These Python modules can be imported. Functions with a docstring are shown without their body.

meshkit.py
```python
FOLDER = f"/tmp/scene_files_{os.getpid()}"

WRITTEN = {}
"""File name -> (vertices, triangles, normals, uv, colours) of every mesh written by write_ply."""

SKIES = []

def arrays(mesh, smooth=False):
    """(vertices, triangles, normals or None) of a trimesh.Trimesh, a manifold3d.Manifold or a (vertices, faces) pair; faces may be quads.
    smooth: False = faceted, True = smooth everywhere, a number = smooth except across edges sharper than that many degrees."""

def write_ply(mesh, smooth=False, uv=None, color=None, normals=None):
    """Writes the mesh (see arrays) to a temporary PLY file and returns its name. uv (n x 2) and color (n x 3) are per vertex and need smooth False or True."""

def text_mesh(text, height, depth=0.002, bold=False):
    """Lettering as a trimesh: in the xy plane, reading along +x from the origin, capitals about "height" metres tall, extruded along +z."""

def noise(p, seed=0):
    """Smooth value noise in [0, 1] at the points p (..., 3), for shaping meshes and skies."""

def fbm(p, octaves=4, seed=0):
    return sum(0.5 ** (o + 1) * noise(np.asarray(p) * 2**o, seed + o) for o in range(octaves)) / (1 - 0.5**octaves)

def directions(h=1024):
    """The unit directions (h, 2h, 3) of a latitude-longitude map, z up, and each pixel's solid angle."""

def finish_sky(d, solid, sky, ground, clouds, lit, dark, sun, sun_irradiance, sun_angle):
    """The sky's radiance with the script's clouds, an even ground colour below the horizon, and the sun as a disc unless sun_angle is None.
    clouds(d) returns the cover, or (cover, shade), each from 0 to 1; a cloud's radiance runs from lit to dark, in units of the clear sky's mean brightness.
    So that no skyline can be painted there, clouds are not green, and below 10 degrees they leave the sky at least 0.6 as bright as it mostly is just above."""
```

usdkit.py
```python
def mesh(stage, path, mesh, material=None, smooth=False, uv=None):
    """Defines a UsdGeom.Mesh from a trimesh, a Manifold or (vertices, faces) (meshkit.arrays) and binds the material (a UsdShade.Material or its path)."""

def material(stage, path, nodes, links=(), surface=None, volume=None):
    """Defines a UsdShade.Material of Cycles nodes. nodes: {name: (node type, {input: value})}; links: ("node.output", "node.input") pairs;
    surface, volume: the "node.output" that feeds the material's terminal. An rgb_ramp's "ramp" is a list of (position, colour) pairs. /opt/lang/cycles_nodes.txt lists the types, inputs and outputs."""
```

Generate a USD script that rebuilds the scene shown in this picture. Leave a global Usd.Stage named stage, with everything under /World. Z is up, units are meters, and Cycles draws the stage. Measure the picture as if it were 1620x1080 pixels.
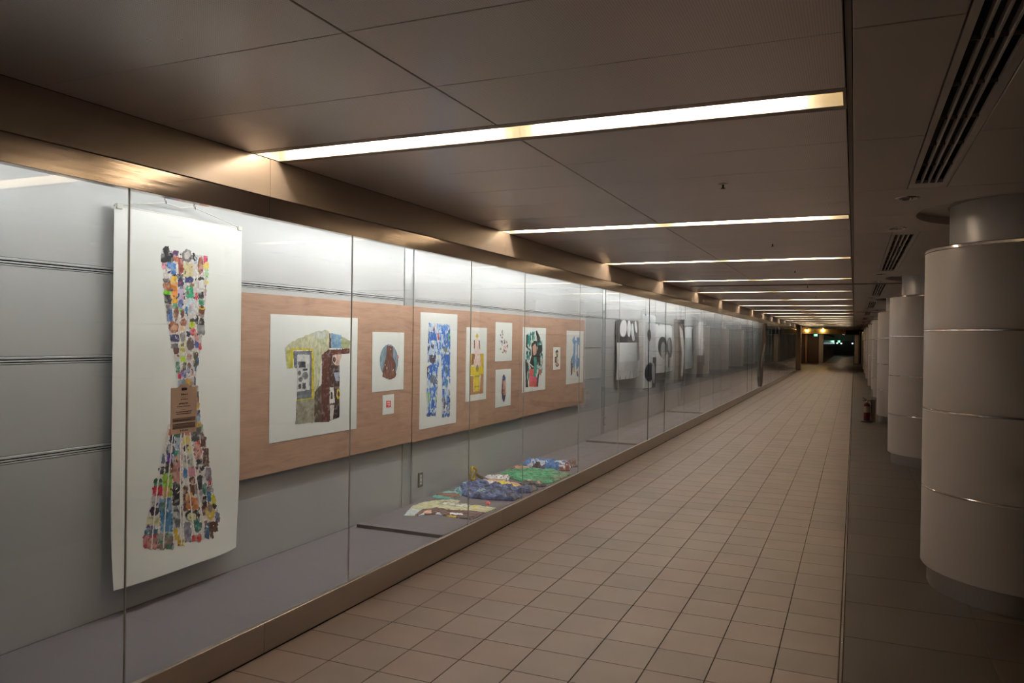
import math, random
import numpy as np
import trimesh
import shapely
import manifold3d as m3
from shapely.geometry import Polygon
import usdkit, meshkit
from pxr import Usd, UsdGeom, UsdLux, UsdShade, Gf, Sdf, Vt

random.seed(7)
RNG = np.random.default_rng(11)
PI = math.pi
stage = Usd.Stage.CreateInMemory()
UsdGeom.SetStageUpAxis(stage, UsdGeom.Tokens.z)
UsdGeom.SetStageMetersPerUnit(stage, 1.0)
UsdGeom.Xform.Define(stage, '/World')
UsdGeom.Scope.Define(stage, '/World/Looks')

# ------------------------------------------------------------------ camera, light, exposure
EYE = 1.6735
FOCAL_PX, YAW, PITCH, ROLL = 1229.86, math.radians(23.766), math.radians(-0.3054), math.radians(0.787)
cam = UsdGeom.Camera.Define(stage, '/World/camera')
_f = np.array([-math.sin(YAW) * math.cos(PITCH), math.cos(YAW) * math.cos(PITCH), math.sin(PITCH)])
_r0 = np.array([math.cos(YAW), math.sin(YAW), 0.0])
_u0 = np.cross(_r0, _f)
_r = _r0 * math.cos(ROLL) + _u0 * math.sin(ROLL)
_u = -_r0 * math.sin(ROLL) + _u0 * math.cos(ROLL)
cam.AddTransformOp().Set(Gf.Matrix4d(*_r, 0, *_u, 0, *(-_f), 0, 0, 0, EYE, 1))
cam.CreateHorizontalApertureAttr(36.0)
cam.CreateVerticalApertureAttr(24.0)
cam.CreateFocalLengthAttr(36.0 * FOCAL_PX / 1620)
cam.CreateClippingRangeAttr(Gf.Vec2f(0.05, 400))
EXPOSURE = 0.0
cam.CreateExposureAttr(EXPOSURE)
SLOT_LAMP = 66.0        # emission of the tubes in the ceiling slots
CASE_LAMP = 47.0        # emission of the tubes in the display case
SLOT_COLOUR = (1.0, 0.835, 0.65)
CASE_COLOUR = (0.94, 0.98, 1.0)

# ------------------------------------------------------------------ helpers
def lin(h):
    h = h[-6:]
    c = np.array([int(h[i:i + 2], 16) for i in (0, 2, 4)]) / 255.0
    return np.where(c <= 0.04045, c / 12.92, ((c + 0.055) / 1.055) ** 2.4)

def numbered(parent, name):
    path, k = parent + '/' + name, 0
    while stage.GetPrimAtPath(path):
        k += 1
        path = '%s/%s_%03d' % (parent, name, k)
    return path

def tag(prim, label=None, cat=None, group=None, kind=None):
    for k, v in (('label', label), ('category', cat), ('group', group), ('kind', kind)):
        if v:
            prim.SetCustomDataByKey(k, v)
    return prim

def thing(name, label=None, cat=None, loc=(0, 0, 0), group=None, kind=None):
    x = UsdGeom.Xform.Define(stage, numbered('/World', name))
    x.AddTranslateOp().Set(Gf.Vec3d(*map(float, loc)))
    return tag(x.GetPrim(), label, cat, group, kind)

def obj(name, mesh, mat, parent=None, smooth=False, paint=None, **kw):
    path = numbered(str(parent.GetPath()) if parent else '/World', name)
    m = usdkit.mesh(stage, path, mesh, M[mat], smooth=smooth)
    if paint is not None:
        UsdGeom.PrimvarsAPI(m).CreatePrimvar('paint', Sdf.ValueTypeNames.Color3fArray, 'vertex').Set(Vt.Vec3fArray.FromNumpy(np.asarray(paint, np.float32)))
    return tag(m.GetPrim(), **kw)

def copy(first, loc, label=None, group=None):
    was = first.GetCustomData()
    name = first.GetName()
    x = UsdGeom.Xform.Define(stage, numbered('/World', name))
    x.AddTranslateOp().Set(Gf.Vec3d(*map(float, loc)))
    p = x.GetPrim()
    p.GetReferences().AddInternalReference(first.GetPath())
    p.SetInstanceable(True)
    return tag(p, label or was.get('label'), was.get('category'), group or was.get('group'), was.get('kind'))

def box(x0, x1, y0, y1, z0, z1):
    b = trimesh.creation.box([abs(x1 - x0), abs(y1 - y0), abs(z1 - z0)])
    b.apply_translation([(x0 + x1) / 2, (y0 + y1) / 2, (z0 + z1) / 2])
    return b

def rbox(x0, x1, y0, y1, z0, z1, r=0.003):
    """a box with chamfered edges"""
    c, s = np.array([(x0 + x1) / 2, (y0 + y1) / 2, (z0 + z1) / 2]), np.array([x1 - x0, y1 - y0, z1 - z0]) / 2
    r = min(r, s.min() * 0.8)
    pts = []
    for a in (-1, 1):
        for b in (-1, 1):
            for d in (-1, 1):
                v = np.array([a, b, d])
                for k in range(3):
                    o = s.copy()
                    o[[i for i in range(3) if i != k]] -= r
                    pts.append(c + v * o)
    return m3.Manifold.hull_points(np.array(pts))

def cat(*ms):
    out = []
    for m in ms:
        if hasattr(m, 'to_mesh'):
            q = m.to_mesh()
            m = trimesh.Trimesh(q.vert_properties[:, :3], q.tri_verts, process=False)
        out.append(m)
    return trimesh.util.concatenate(out)

def lathe(profile, n=48):
    """profile: (radius, z) pairs, from bottom to top along the outside"""
    return trimesh.creation.revolve(np.array(profile, float), sections=n)

def tube(points, r, n=8):
    """a round bar along points"""
    p = np.array(points, float)
    rings, faces = [], []
    for i in range(len(p)):
        t = p[min(i + 1, len(p) - 1)] - p[max(i - 1, 0)]
        t /= np.linalg.norm(t)
        a = np.cross(t, [0, 0, 1.0]) if abs(t[2]) < 0.9 else np.cross(t, [1.0, 0, 0])
        a /= np.linalg.norm(a)
        b = np.cross(t, a)
        ang = np.linspace(0, 2 * PI, n, endpoint=False)
        rings.append(p[i] + r * (np.cos(ang)[:, None] * a + np.sin(ang)[:, None] * b))
    v = np.vstack(rings + [p[:1], p[-1:]])
    for i in range(len(p) - 1):
        for k in range(n):
            a0, a1, b0, b1 = i * n + k, i * n + (k + 1) % n, (i + 1) * n + k, (i + 1) * n + (k + 1) % n
            faces += [(a0, a1, b1), (a0, b1, b0)]
    e0, e1 = len(v) - 2, len(v) - 1
    for k in range(n):
        faces += [(e0, (k + 1) % n, k), (e1, (len(p) - 1) * n + k, (len(p) - 1) * n + (k + 1) % n)]
    return trimesh.Trimesh(v, faces, process=False)

# ------------------------------------------------------------------ materials
M = {}
def mat(name, nodes, links=(), surface='p.BSDF'):
    M[name] = usdkit.material(stage, '/World/Looks/' + name, nodes, links, surface=surface)

def plain(name, colour, rough=0.6, metal=0.0, var=0.08, scale=6.0, bump=0.0, bscale=60.0, spec=0.5, stretch=(1, 1, 1)):
    c = lin(colour) if isinstance(colour, str) else np.array(colour)
    nodes = {'g': ('geometry', {}), 'mp': ('mapping', {'scale': stretch}), 'n': ('noise_texture', {'scale': scale, 'detail': 3}),
             'r': ('rgb_ramp', {'ramp': [(0.25, tuple(c * (1 - var))), (0.75, tuple(np.minimum(1, c * (1 + var))))]}),
             'p': ('principled_bsdf', {'roughness': rough, 'metallic': metal, 'specular_ior_level': spec})}
    links = [('g.position', 'mp.vector'), ('mp.vector', 'n.vector'), ('n.fac', 'r.fac'), ('r.color', 'p.base_color')]
    if bump:
        nodes['bn'] = ('noise_texture', {'scale': bscale, 'detail': 2})
        nodes['b'] = ('bump', {'strength': bump, 'distance': 0.002})
        links += [('mp.vector', 'bn.vector'), ('bn.fac', 'b.height'), ('b.normal', 'p.normal')]
    mat(name, nodes, links)

def glow(name, colour, strength):
    mat(name, {'e': ('emission', {'color': colour, 'strength': strength})}, surface='e.emission')

glow('slot_tube', SLOT_COLOUR, SLOT_LAMP)
glow('case_tube', CASE_COLOUR, CASE_LAMP)
glow('exit_green', (0.12, 0.85, 0.42), 1.6)
glow('exit_white', (0.9, 1.0, 0.92), 1.6)
glow('sconce_bulb', (1.0, 0.68, 0.26), 160.0)
glow('far_lamp', (0.82, 0.95, 1.0), 3.0)

def tile_mat(name, ramp, origin, size, rough, speck):
    """tiles: every tile of the grid gets its own tone, plus a fine speckle"""
    mat(name, {'g': ('geometry', {}), 'o': ('vector_math', {'math_type': 'subtract', 'vector2': origin}), 'd': ('vector_math', {'math_type': 'divide', 'vector2': size}),
               'f': ('vector_math', {'math_type': 'floor'}), 'w': ('white_noise_texture', {'dimensions': '3D'}), 'r': ('rgb_ramp', {'ramp': ramp}),
               'n': ('noise_texture', {'scale': 3.0, 'detail': 4}), 'n2': ('noise_texture', {'scale': 260.0, 'detail': 2}),
               'rr': ('rgb_ramp', {'ramp': [(0.3, (0.9, 0.9, 0.9)), (0.7, (1.06, 1.05, 1.04))]}), 'r2': ('rgb_ramp', {'ramp': [(0.3, (1 - speck,) * 3), (0.7, (1 + speck,) * 3)]}),
               'm': ('mix_color', {'blend_type': 'multiply', 'fac': 1.0, 'use_clamp': False}), 'm2': ('mix_color', {'blend_type': 'multiply', 'fac': 1.0, 'use_clamp': False}),
               'b': ('bump', {'strength': 0.12, 'distance': 0.001}), 'p': ('principled_bsdf', {'roughness': rough, 'specular_ior_level': 0.3})},
        [('g.position', 'o.vector1'), ('o.vector', 'd.vector1'), ('d.vector', 'f.vector1'), ('f.vector', 'w.vector'), ('w.value', 'r.fac'), ('g.position', 'n.vector'), ('g.position', 'n2.vector'),
         ('n.fac', 'rr.fac'), ('n2.fac', 'r2.fac'), ('r.color', 'm.a'), ('rr.color', 'm.b'), ('m.result', 'm2.a'), ('r2.color', 'm2.b'), ('m2.result', 'p.base_color'), ('n2.fac', 'b.height'), ('b.normal', 'p.normal')])

TX0, TY0, TS = -0.05, 4.18, 0.3
tile_mat('floor_tile', [(0.0, lin('736660')), (0.12, lin('7a6c65')), (0.45, lin('7e6f68')), (0.75, lin('806f68')), (0.9, lin('816c64')), (1.0, lin('746761'))], (TX0 - 9 * TS, TY0 - 30 * TS, -0.5), (TS, TS, 3.0), 0.42, 0.05)
tile_mat('dark_tile', [(0.0, lin('382c24')), (1.0, lin('3f3229'))], (0.09, 4.815 - 13, -0.5), (0.6, 0.65, 3.0), 0.5, 0.12)
plain('grout', '3a2f28', 0.9)
plain('steel_trim', (0.45, 0.38, 0.32), 0.28, 1.0)

# perforated ceiling panel: a fine grid of dots
def perforated(name, colour, pitch, dot, dark):
    c = lin(colour)
    mat(name, {'g': ('geometry', {}), 's': ('vector_math', {'math_type': 'scale', 'scale': 1.0 / pitch}), 'f': ('vector_math', {'math_type': 'fraction'}), 'x': ('separate_xyz', {}),
               'c': ('combine_xyz', {'z': 0.5}), 'd': ('vector_math', {'math_type': 'distance', 'vector2': (0.5, 0.5, 0.5)}),
               'r': ('rgb_ramp', {'ramp': [(0.0, tuple(c * dark)), (dot, tuple(c * dark)), (dot + 0.06, tuple(c)), (1.0, tuple(c))]}),
               'n': ('noise_texture', {'scale': 1.1, 'detail': 2}), 'nr': ('rgb_ramp', {'ramp': [(0.3, (0.94,) * 3), (0.7, (1.04,) * 3)]}),
               'm': ('mix_color', {'blend_type': 'multiply', 'fac': 1.0, 'use_clamp': False}),
               'p': ('principled_bsdf', {'roughness': 0.3, 'metallic': 0.3})},
        [('g.position', 's.vector1'), ('s.vector', 'f.vector1'), ('f.vector', 'x.vector'), ('x.x', 'c.x'), ('x.y', 'c.y'), ('c.vector', 'd.vector1'), ('d.value', 'r.fac'), ('g.position', 'n.vector'), ('n.fac', 'nr.fac'),
         ('r.color', 'm.a'), ('nr.color', 'm.b'), ('m.result', 'p.base_color')])
perforated('ceiling_perforated', 'dfd5d3', 0.008, 0.26, 0.68)
plain('ceiling_paint', 'c6bbb2', 0.45, 0.15, 0.03, 1.5)
plain('slot_frame', '8f8175', 0.45, 0.2)
plain('slot_white', 'f2ead8', 0.6)
plain('black', '0c0b0b', 0.7)
plain('joint_dark', '1d1916', 0.8)
plain('fascia_paint', 'ab9d91', 0.42, 0.35, 0.04, 3.0, stretch=(1, 0.1, 8))
def brushed(name, c, rough, stretch, bump=0.05):
    mat(name, {'g': ('geometry', {}), 'mp': ('mapping', {'scale': stretch}), 'n': ('noise_texture', {'scale': 40.0, 'detail': 3}), 'b': ('bump', {'strength': bump, 'distance': 0.0005}),
               'r': ('rgb_ramp', {'ramp': [(0.2, tuple(np.array(c) * 0.93)), (0.8, tuple(np.array(c) * 1.05))]}), 'p': ('principled_bsdf', {'roughness': rough, 'metallic': 1.0})},
        [('g.position', 'mp.vector'), ('mp.vector', 'n.vector'), ('n.fac', 'b.height'), ('n.fac', 'r.fac'), ('r.color', 'p.base_color'), ('b.normal', 'p.normal')])
brushed('fascia_steel', (0.46, 0.385, 0.33), 0.13, (1, 0.02, 12), 0.35)
brushed('kerb_steel', (0.50, 0.45, 0.405), 0.33, (1, 0.15, 10))
brushed('polished_steel', (0.75, 0.70, 0.64), 0.12, (1, 1, 1))
brushed('base_steel', (0.52, 0.48, 0.45), 0.25, (4, 4, 0.3))
plain('case_wall', 'b9baba', 0.5, 0.15, 0.03, 2.0, bump=0.05, bscale=400)
plain('case_rail', 'c6c8c8', 0.4, 0.1)
plain('case_post', 'c1c4c4', 0.35, 0.5)
plain('case_felt', '6b666a', 0.95, 0, 0.06, 220.0, bump=0.3, bscale=900)
plain('platform_edge', '4a4644', 0.9)
plain('column_enamel', 'aaa19a', 0.33, 0, 0.02, 1.0, spec=0.45)
plain('column_neck', 'aaa4a0', 0.35, 0.1)
plain('paper', 'eef0ec', 0.8, 0, 0.02, 14.0)
plain('scroll_paper', 'f0f1ec', 0.8, 0, 0.02, 6.0)
plain('card', 'c6aea1', 0.8, 0, 0.03, 30.0)
plain('ink', '2c2220', 0.8)
plain('card_grey', '7f6d66', 0.8)
plain('outlet_steel', '77756f', 0.4, 0.6)
plain('outlet_white', 'cfcdc4', 0.5)
plain('cord_white', 'dedcd2', 0.6)
plain('wire', '808488', 0.35, 0.8)
plain('brown_wall', '5e4330', 0.6)
plain('brown_light', '9a7350', 0.6)
plain('beige_wall', 'ab9a8a', 0.6)
plain('olive_header', '94805c', 0.6)
plain('dim_wall', '6a5d52', 0.7)
plain('dark_shop', '251f1c', 0.4)
plain('shop_glass', '3a3f3c', 0.15)
plain('extinguisher_red', '641512', 0.3)
plain('rubber_black', '151414', 0.55)
plain('stand_brown', '8a7060', 0.6)
plain('label_white', '8a7468', 0.5)
plain('sprinkler_metal', '4a4440', 0.4, 0.6)
plain('lens_dark', '1b1716', 0.25)

# plywood: long stretched grain
mat('plywood', {'g': ('geometry', {}), 'mp': ('mapping', {'scale': (1, 1.2, 7.0)}), 'n': ('noise_texture', {'scale': 1.6, 'detail': 5, 'roughness': 0.6, 'distortion': 1.4}), 'mp2': ('mapping', {'scale': (1, 2.0, 60.0)}), 'n2': ('noise_texture', {'scale': 4.0, 'detail': 4}),
                'r': ('rgb_ramp', {'ramp': [(0.25, lin('a07c68')), (0.45, lin('b28e79')), (0.6, lin('ba9680')), (0.8, lin('ab8671'))]}), 'r2': ('rgb_ramp', {'ramp': [(0.3, (0.9, 0.89, 0.88)), (0.7, (1.05, 1.05, 1.05))]}),
                'm': ('mix_color', {'blend_type': 'multiply', 'fac': 1.0, 'use_clamp': False}), 'p': ('principled_bsdf', {'roughness': 0.6})},
    [('g.position', 'mp.vector'), ('mp.vector', 'n.vector'), ('g.position', 'mp2.vector'), ('mp2.vector', 'n2.vector'), ('n.fac', 'r.fac'), ('n2.fac', 'r2.fac'), ('r.color', 'm.a'), ('r2.color', 'm.b'), ('m.result', 'p.base_color')])
plain('ply_edge', '7d5a45', 0.8)

# painted print and dyed cloth: colours stored on the mesh
for nm, rough, sh in (('paint', 0.75, 0.0), ('cloth', 0.9, 0.3), ('photo_print', 0.45, 0.0)):
    mat(nm, {'a': ('attribute', {'attribute': 'paint'}), 'p': ('principled_bsdf', {'roughness': rough, 'sheen_weight': sh})}, [('a.color', 'p.base_color')])

# window glass: see-through, reflecting by fresnel
mat('pane_glass', {'t': ('transparent_bsdf', {'color': (0.962, 0.968, 0.966)}), 'gl': ('glossy_bsdf', {'color': (1, 1, 1), 'roughness': 0.0}), 'q': ('geometry', {}), 'io': ('mix_float', {'a': 1.5, 'b': 1 / 1.5}), 'f': ('fresnel', {}), 'mx': ('mix_closure', {})},
    [('q.backfacing', 'io.fac'), ('io.result', 'f.IOR'), ('f.fac', 'mx.fac'), ('t.BSDF', 'mx.closure1'), ('gl.BSDF', 'mx.closure2')], surface='mx.closure')

plain('joint_seal', 'aaa79e', 0.5)
glow('downlight_glow', (1.0, 0.75, 0.5), 130.0)
plain('brown_reflection', '3d2f29', 0.7)  # tone of the sheet that stands in for a dark reflection
plain('hoop_yellow', 'b59a1e', 0.8)
plain('hoop_brown', '6b5a48', 0.8)


# ------------------------------------------------------------------ the corridor shell
XG, XB, ZC = -2.80, -3.67, 2.584       # glass front, back wall of the case, ceiling
YN, YF = -7.0, 62.0                    # near and far end of the main corridor
KERB, GTOP, BAND, FELT = 0.163, 2.278, 2.387, 0.138
ORD = ['first', 'second', 'third', 'fourth', 'fifth', 'sixth', 'seventh', 'eighth', 'ninth', 'tenth', 'eleventh', 'twelfth', 'thirteenth', 'fourteenth', 'fifteenth', 'sixteenth', 'seventeenth', 'eighteenth', 'nineteenth', 'twentieth']

# floor: separate tiles over a dark bed
fl = thing('floor', 'beige square tiled corridor floor with a dark tiled strip along the columns', kind='structure')
obj('bed', box(-4.2, 4.2, YN, 112, -0.1, -0.004), 'grout', fl)
def tile(x0, x1, y0, y1, g):
    return rbox(x0 + g, x1 - g, y0 + g, y1 - g, -0.012, 0.0, 0.0015)
cols = [(TX0 - TS * (c + 1), TX0 - TS * c) for c in range(8)] + [(XG, TX0 - TS * 8)]
n_tile, rest = 0, []
for r in range(-9, 345):
    y = TY0 + TS * r
    for x0, x1 in cols:
        if n_tile < 300:
            obj('floor_tile', tile(x0, x1, y, y + TS, 0.0022), 'floor_tile', fl); n_tile += 1
        elif y < 60:
            rest.append(tile(x0, x1, y, y + TS, 0.0022))
        else:
            if x0 == cols[0][0] and r % 2 == 0:
                for xx in (-2.45, -1.85, -1.25, -0.65):
                    rest.append(tile(xx, xx + 0.6, y, y + 0.6, 0.003))
for y in np.arange(TY0 - TS * 9 - TS, YN, -TS):
    for x0, x1 in cols:
        rest.append(tile(x0, x1, y, y + TS, 0.0022))
for y in np.arange(43.48, 61.0, 0.3):
    for k in range(3):
        rest.append(tile(XG - 0.3 * (k + 1), XG - 0.3 * k, y, y + 0.3, 0.0022))
obj('distant_floor_tiles', cat(*rest), 'floor_tile', fl, kind='stuff')
dcols = [(-0.028, 0.69)] + [(0.69 + 0.6 * k, min(4.2, 0.69 + 0.6 * (k + 1))) for k in range(6)]
rest = []
for r in range(-19, 88):
    y = 4.815 + 0.65 * r
    for x0, x1 in dcols:
        t = tile(x0, x1, y, y + 0.65, 0.0016)
        if -1 > r or y > 15:
            rest.append(t)
        else:
            obj('dark_floor_tile', t, 'dark_tile', fl, label='dark brown floor tile')
obj('distant_dark_tiles', cat(*rest), 'dark_tile', fl, kind='stuff')
for y in range(-7, 62, 3):
    obj('metal_strip', rbox(-0.045, -0.032, y + 0.002, y + 2.998, -0.006, 0.0015, 0.001), 'polished_steel', fl, label='thin polished metal divider strip')

# kerb below the glass
kb = thing('baseboard_left', 'low brushed steel kerb running under the display glass', kind='structure')
ky = [YN] + [0.2 + 3 * k for k in range(-2, 15)] + [43.4]
for a, b in zip(ky[:-1], ky[1:]):
    obj('kerb_panel', rbox(XG - 0.03, XG, a + 0.0015, b - 0.0015, 0.005, KERB, 0.002), 'kerb_steel', kb, label='brushed steel kerb panel')
obj('kerb_core', box(XG - 0.028, XG - 0.008, YN, 43.4, -0.002, KERB - 0.006), 'joint_dark', kb)

# fascia above the glass: polished band below, painted panels above
fa = thing('trim_1', 'painted metal fascia with a polished steel band over the display glass', kind='structure')
for a, b in zip(ky[:-1], ky[1:]):
    obj('fascia_panel', rbox(XG - 0.05, XG + 0.002, a + 0.001, b - 0.001, BAND + 0.002, ZC, 0.001), 'fascia_paint', fa, label='plain painted fascia panel')
    obj('polished_band', rbox(XG - 0.05, XG, a + 0.001, b - 0.001, GTOP, BAND - 0.001, 0.0015), 'fascia_steel', fa, label='polished steel band panel')
obj('fascia_core', box(XG - 0.045, XG - 0.01, YN, 43.4, GTOP + 0.006, 2.74), 'joint_dark', fa)

# display case shell
wl = thing('wall_left', 'pale grey metal back wall of the display case with three slotted rails', kind='structure')
posts = [(5.94 + 5.95 * k, 6.12 + 5.95 * k) for k in range(-2, 7)]
edges = [YN] + [e for p in posts for e in p] + [43.4]
rails = (2.0, 1.53, 1.057)
for i in range(0, len(edges) - 1, 2):
    a, b = edges[i], edges[i + 1]
    zs = [FELT] + [z for r in reversed(rails) for z in (r - 0.019, r + 0.019)] + [2.6]
    for k in range(0, len(zs), 2):
        obj('wall_panel', rbox(XB - 0.03, XB, a + 0.002, b - 0.002, zs[k], zs[k + 1], 0.003), 'case_wall', wl)
    for r in rails:
        rl = cat(rbox(XB - 0.03, XB + 0.004, a, b, r + 0.006, r + 0.018, 0.002), rbox(XB - 0.03, XB + 0.002, a, b, r - 0.018, r - 0.012, 0.001), rbox(XB - 0.03, XB + 0.001, a, b, r - 0.007, r + 0.001, 0.001))
        obj('rail_groove', box(XB - 0.028, XB - 0.009, a, b, r - 0.019, r + 0.019), 'joint_dark', wl)
        obj('slotted_rail', rl, 'case_rail', wl, label='slotted metal hanging rail')
for a, b in posts:
    p = cat(rbox(XB - 0.03, XB - 0.006, a + 0.02, b - 0.02, FELT, 2.6, 0.002), rbox(XB - 0.03, XB + 0.008, a, a + 0.018, FELT, 2.6, 0.002), rbox(XB - 0.03, XB + 0.008, b - 0.018, b, FELT, 2.6, 0.002))
    obj('wall_post', p, 'case_post', wl, label='vertical channel post between wall panels')
obj('wall_backing', box(XB - 0.12, XB - 0.03, YN, 43.4, -0.1, 2.75), 'joint_dark', wl)
cf = thing('display_floor', 'grey felt floor of the display case behind the glass', 'floor', kind='structure')
obj('felt', box(XB, XG - 0.0305, YN, 43.4, 0.02, FELT), 'case_felt', cf)
ct = thing('display_ceiling', 'white top of the display case hidden above the glass', 'ceiling', kind='structure')
obj('case_top', box(XB, XG - 0.05, YN, 43.4, 2.6, 2.62), 'slot_white', ct)
ce = thing('wall_end', 'end walls that close the display case', kind='structure')
obj('end_panel', box(XB - 0.03, XG - 0.012, 43.4, 43.46, -0.01, 2.74), 'case_wall', ce)
obj('end_panel', box(XB - 0.03, XG - 0.012, YN - 0.06, YN, -0.01, 2.74), 'case_wall', ce)

# glass front
wn = thing('window_1', 'long run of tall frameless glass panes in front of the display', kind='structure')
gy = [YN, -5.5, -3.95, -2.35]
doors = []
for k in range(-1, 7):
    y = 5.57 + 5.92 * k
    doors.append(y)
    if k >= 0:
        gy.append(y)
    else:
        gy.append(-0.35)
    gy += [(y + 1.11) + 1.597 * i for i in range(3)]
gy = sorted(g for g in set(gy) if g < 42.5) + [43.4]
wide = (doors[2], doors[2] + 1.11, doors[4], doors[4] + 1.11)
for a, b in zip(gy[:-1], gy[1:]):
    ga = 0.009 if any(abs(a - w) < 1e-6 for w in wide) else 0.004
    gb = 0.009 if any(abs(b - w) < 1e-6 for w in wide) else 0.004
    obj('pane', box(XG - 0.021, XG - 0.011, a + ga, b - gb, KERB - 0.004, GTOP + 0.004), 'pane_glass', wn)
    obj('pane_joint', box(XG - 0.019, XG - 0.013, b - gb + 0.0006, b + gb - 0.0006, KERB, GTOP + 0.002), 'joint_dark' if gb > 0.005 else 'joint_seal', wn)

# ceiling
cl = thing('ceiling', 'low ceiling of perforated metal panels with plain panels over the columns', kind='structure')
obj('ceiling_slab', box(-4.2, 4.2, YN, YF, 2.76, 2.8), 'joint_dark', cl)
rest = []
g = 0.002
def cpanel(x0, x1, y0, y1, gy=0.0028):
    return rbox(x0 + g, x1 - g, y0 + gy, y1 - gy, ZC, ZC + 0.02, 0.0025)
YL = 3.168
for k in range(-4, 20):
    y0 = YL + 3 * k + 0.14
    for i in range(5):
        ya = y0 + i * 0.544
        for x0, x1 in ((XG + 0.003, -1.42), (-1.42, -0.04)):
            p = cpanel(x0, x1, ya, ya + 0.544, 0.0003)
            if -1 <= k < 13:
                obj('ceiling_panel', p, 'ceiling_perforated', cl)
            else:
                rest.append(p)
obj('distant_ceiling_panels', cat(*rest), 'ceiling_perforated', cl, kind='stuff')
obj('channel', cat(box(-0.037, -0.021, YN, YF, ZC + 0.006, ZC + 0.02), box(-0.038, -0.0355, YN, YF, ZC - 0.001, ZC + 0.02)), 'slot_frame', cl, label='dark channel between perforated and plain panels')
rest = []
CX = 1.15
for k in range(-2, 10):
    yy = [1.15 + 6 * k, 2.47 + 6 * k, 3.85 + 6 * k, 5.16 + 6 * k, 6.2 + 6 * k, 7.15 + 6 * k]
    for j, (a, b) in enumerate(zip(yy[:-1], yy[1:])):
        xs = [-0.02, 0.274, None, 0.48, 1.9, 3.05, 4.2] if j < 3 else [-0.02, 1.9, 3.05, 4.2]
        i = 0
        while i < len(xs) - 1:
            if xs[i] is None or xs[i + 1] is None:
                i += 1
                continue
            x0, x1 = xs[i], xs[i + 1]
            i += 1
            if j >= 3 and x0 < 0:
                s = Polygon([(x0 + g, a + g), (x1 - g, a + g), (x1 - g, b - g), (x0 + g, b - g)]).difference(shapely.Point(CX, 6.2 + 6 * k).buffer(0.765, 48))
                p = trimesh.creation.extrude_polygon(s, 0.02, engine='earcut')
                p.apply_translation([0, 0, ZC])
            else:
                p = cpanel(x0, x1, a, b)
            if 0 <= k < 5 and x0 < 1.5:
                obj('plain_panel', p, 'ceiling_paint', cl, label='plain painted ceiling panel')
            else:
                rest.append(p)
obj('distant_plain_panels', cat(*rest), 'ceiling_paint', cl, kind='stuff')
for n, y in enumerate((13.22, 25.55, 37.8)):
    t = thing('trim_2', 'dark slot of a fire shutter across the ceiling, %s from the camera' % ORD[n], kind='structure')
    obj('shutter_slot', cat(box(-2.55, 4.1, y, y + 0.02, ZC - 0.012, ZC - 0.0005), box(-2.55, 4.1, y + 0.07, y + 0.09, ZC - 0.012, ZC - 0.0005)), 'slot_frame', t)
    obj('slot_shadow', box(-2.55, 4.1, y + 0.02, y + 0.07, ZC - 0.006, ZC - 0.0005), 'black', t)

wr = thing('wall_right', 'plain wall behind the row of columns', kind='structure')
for y in np.arange(YN, YF, 3.0):
    obj('wall_panel', rbox(4.2, 4.24, y + 0.002, y + 2.998, 0, 2.76, 0.003), 'dim_wall', wr)
wb = thing('wall_back', 'plain wall that closes the corridor behind the camera', kind='structure')
obj('wall_panel', box(-2.8, 4.2, YN - 0.06, YN - 0.002, 0, 2.76), 'dim_wall', wb)

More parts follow.
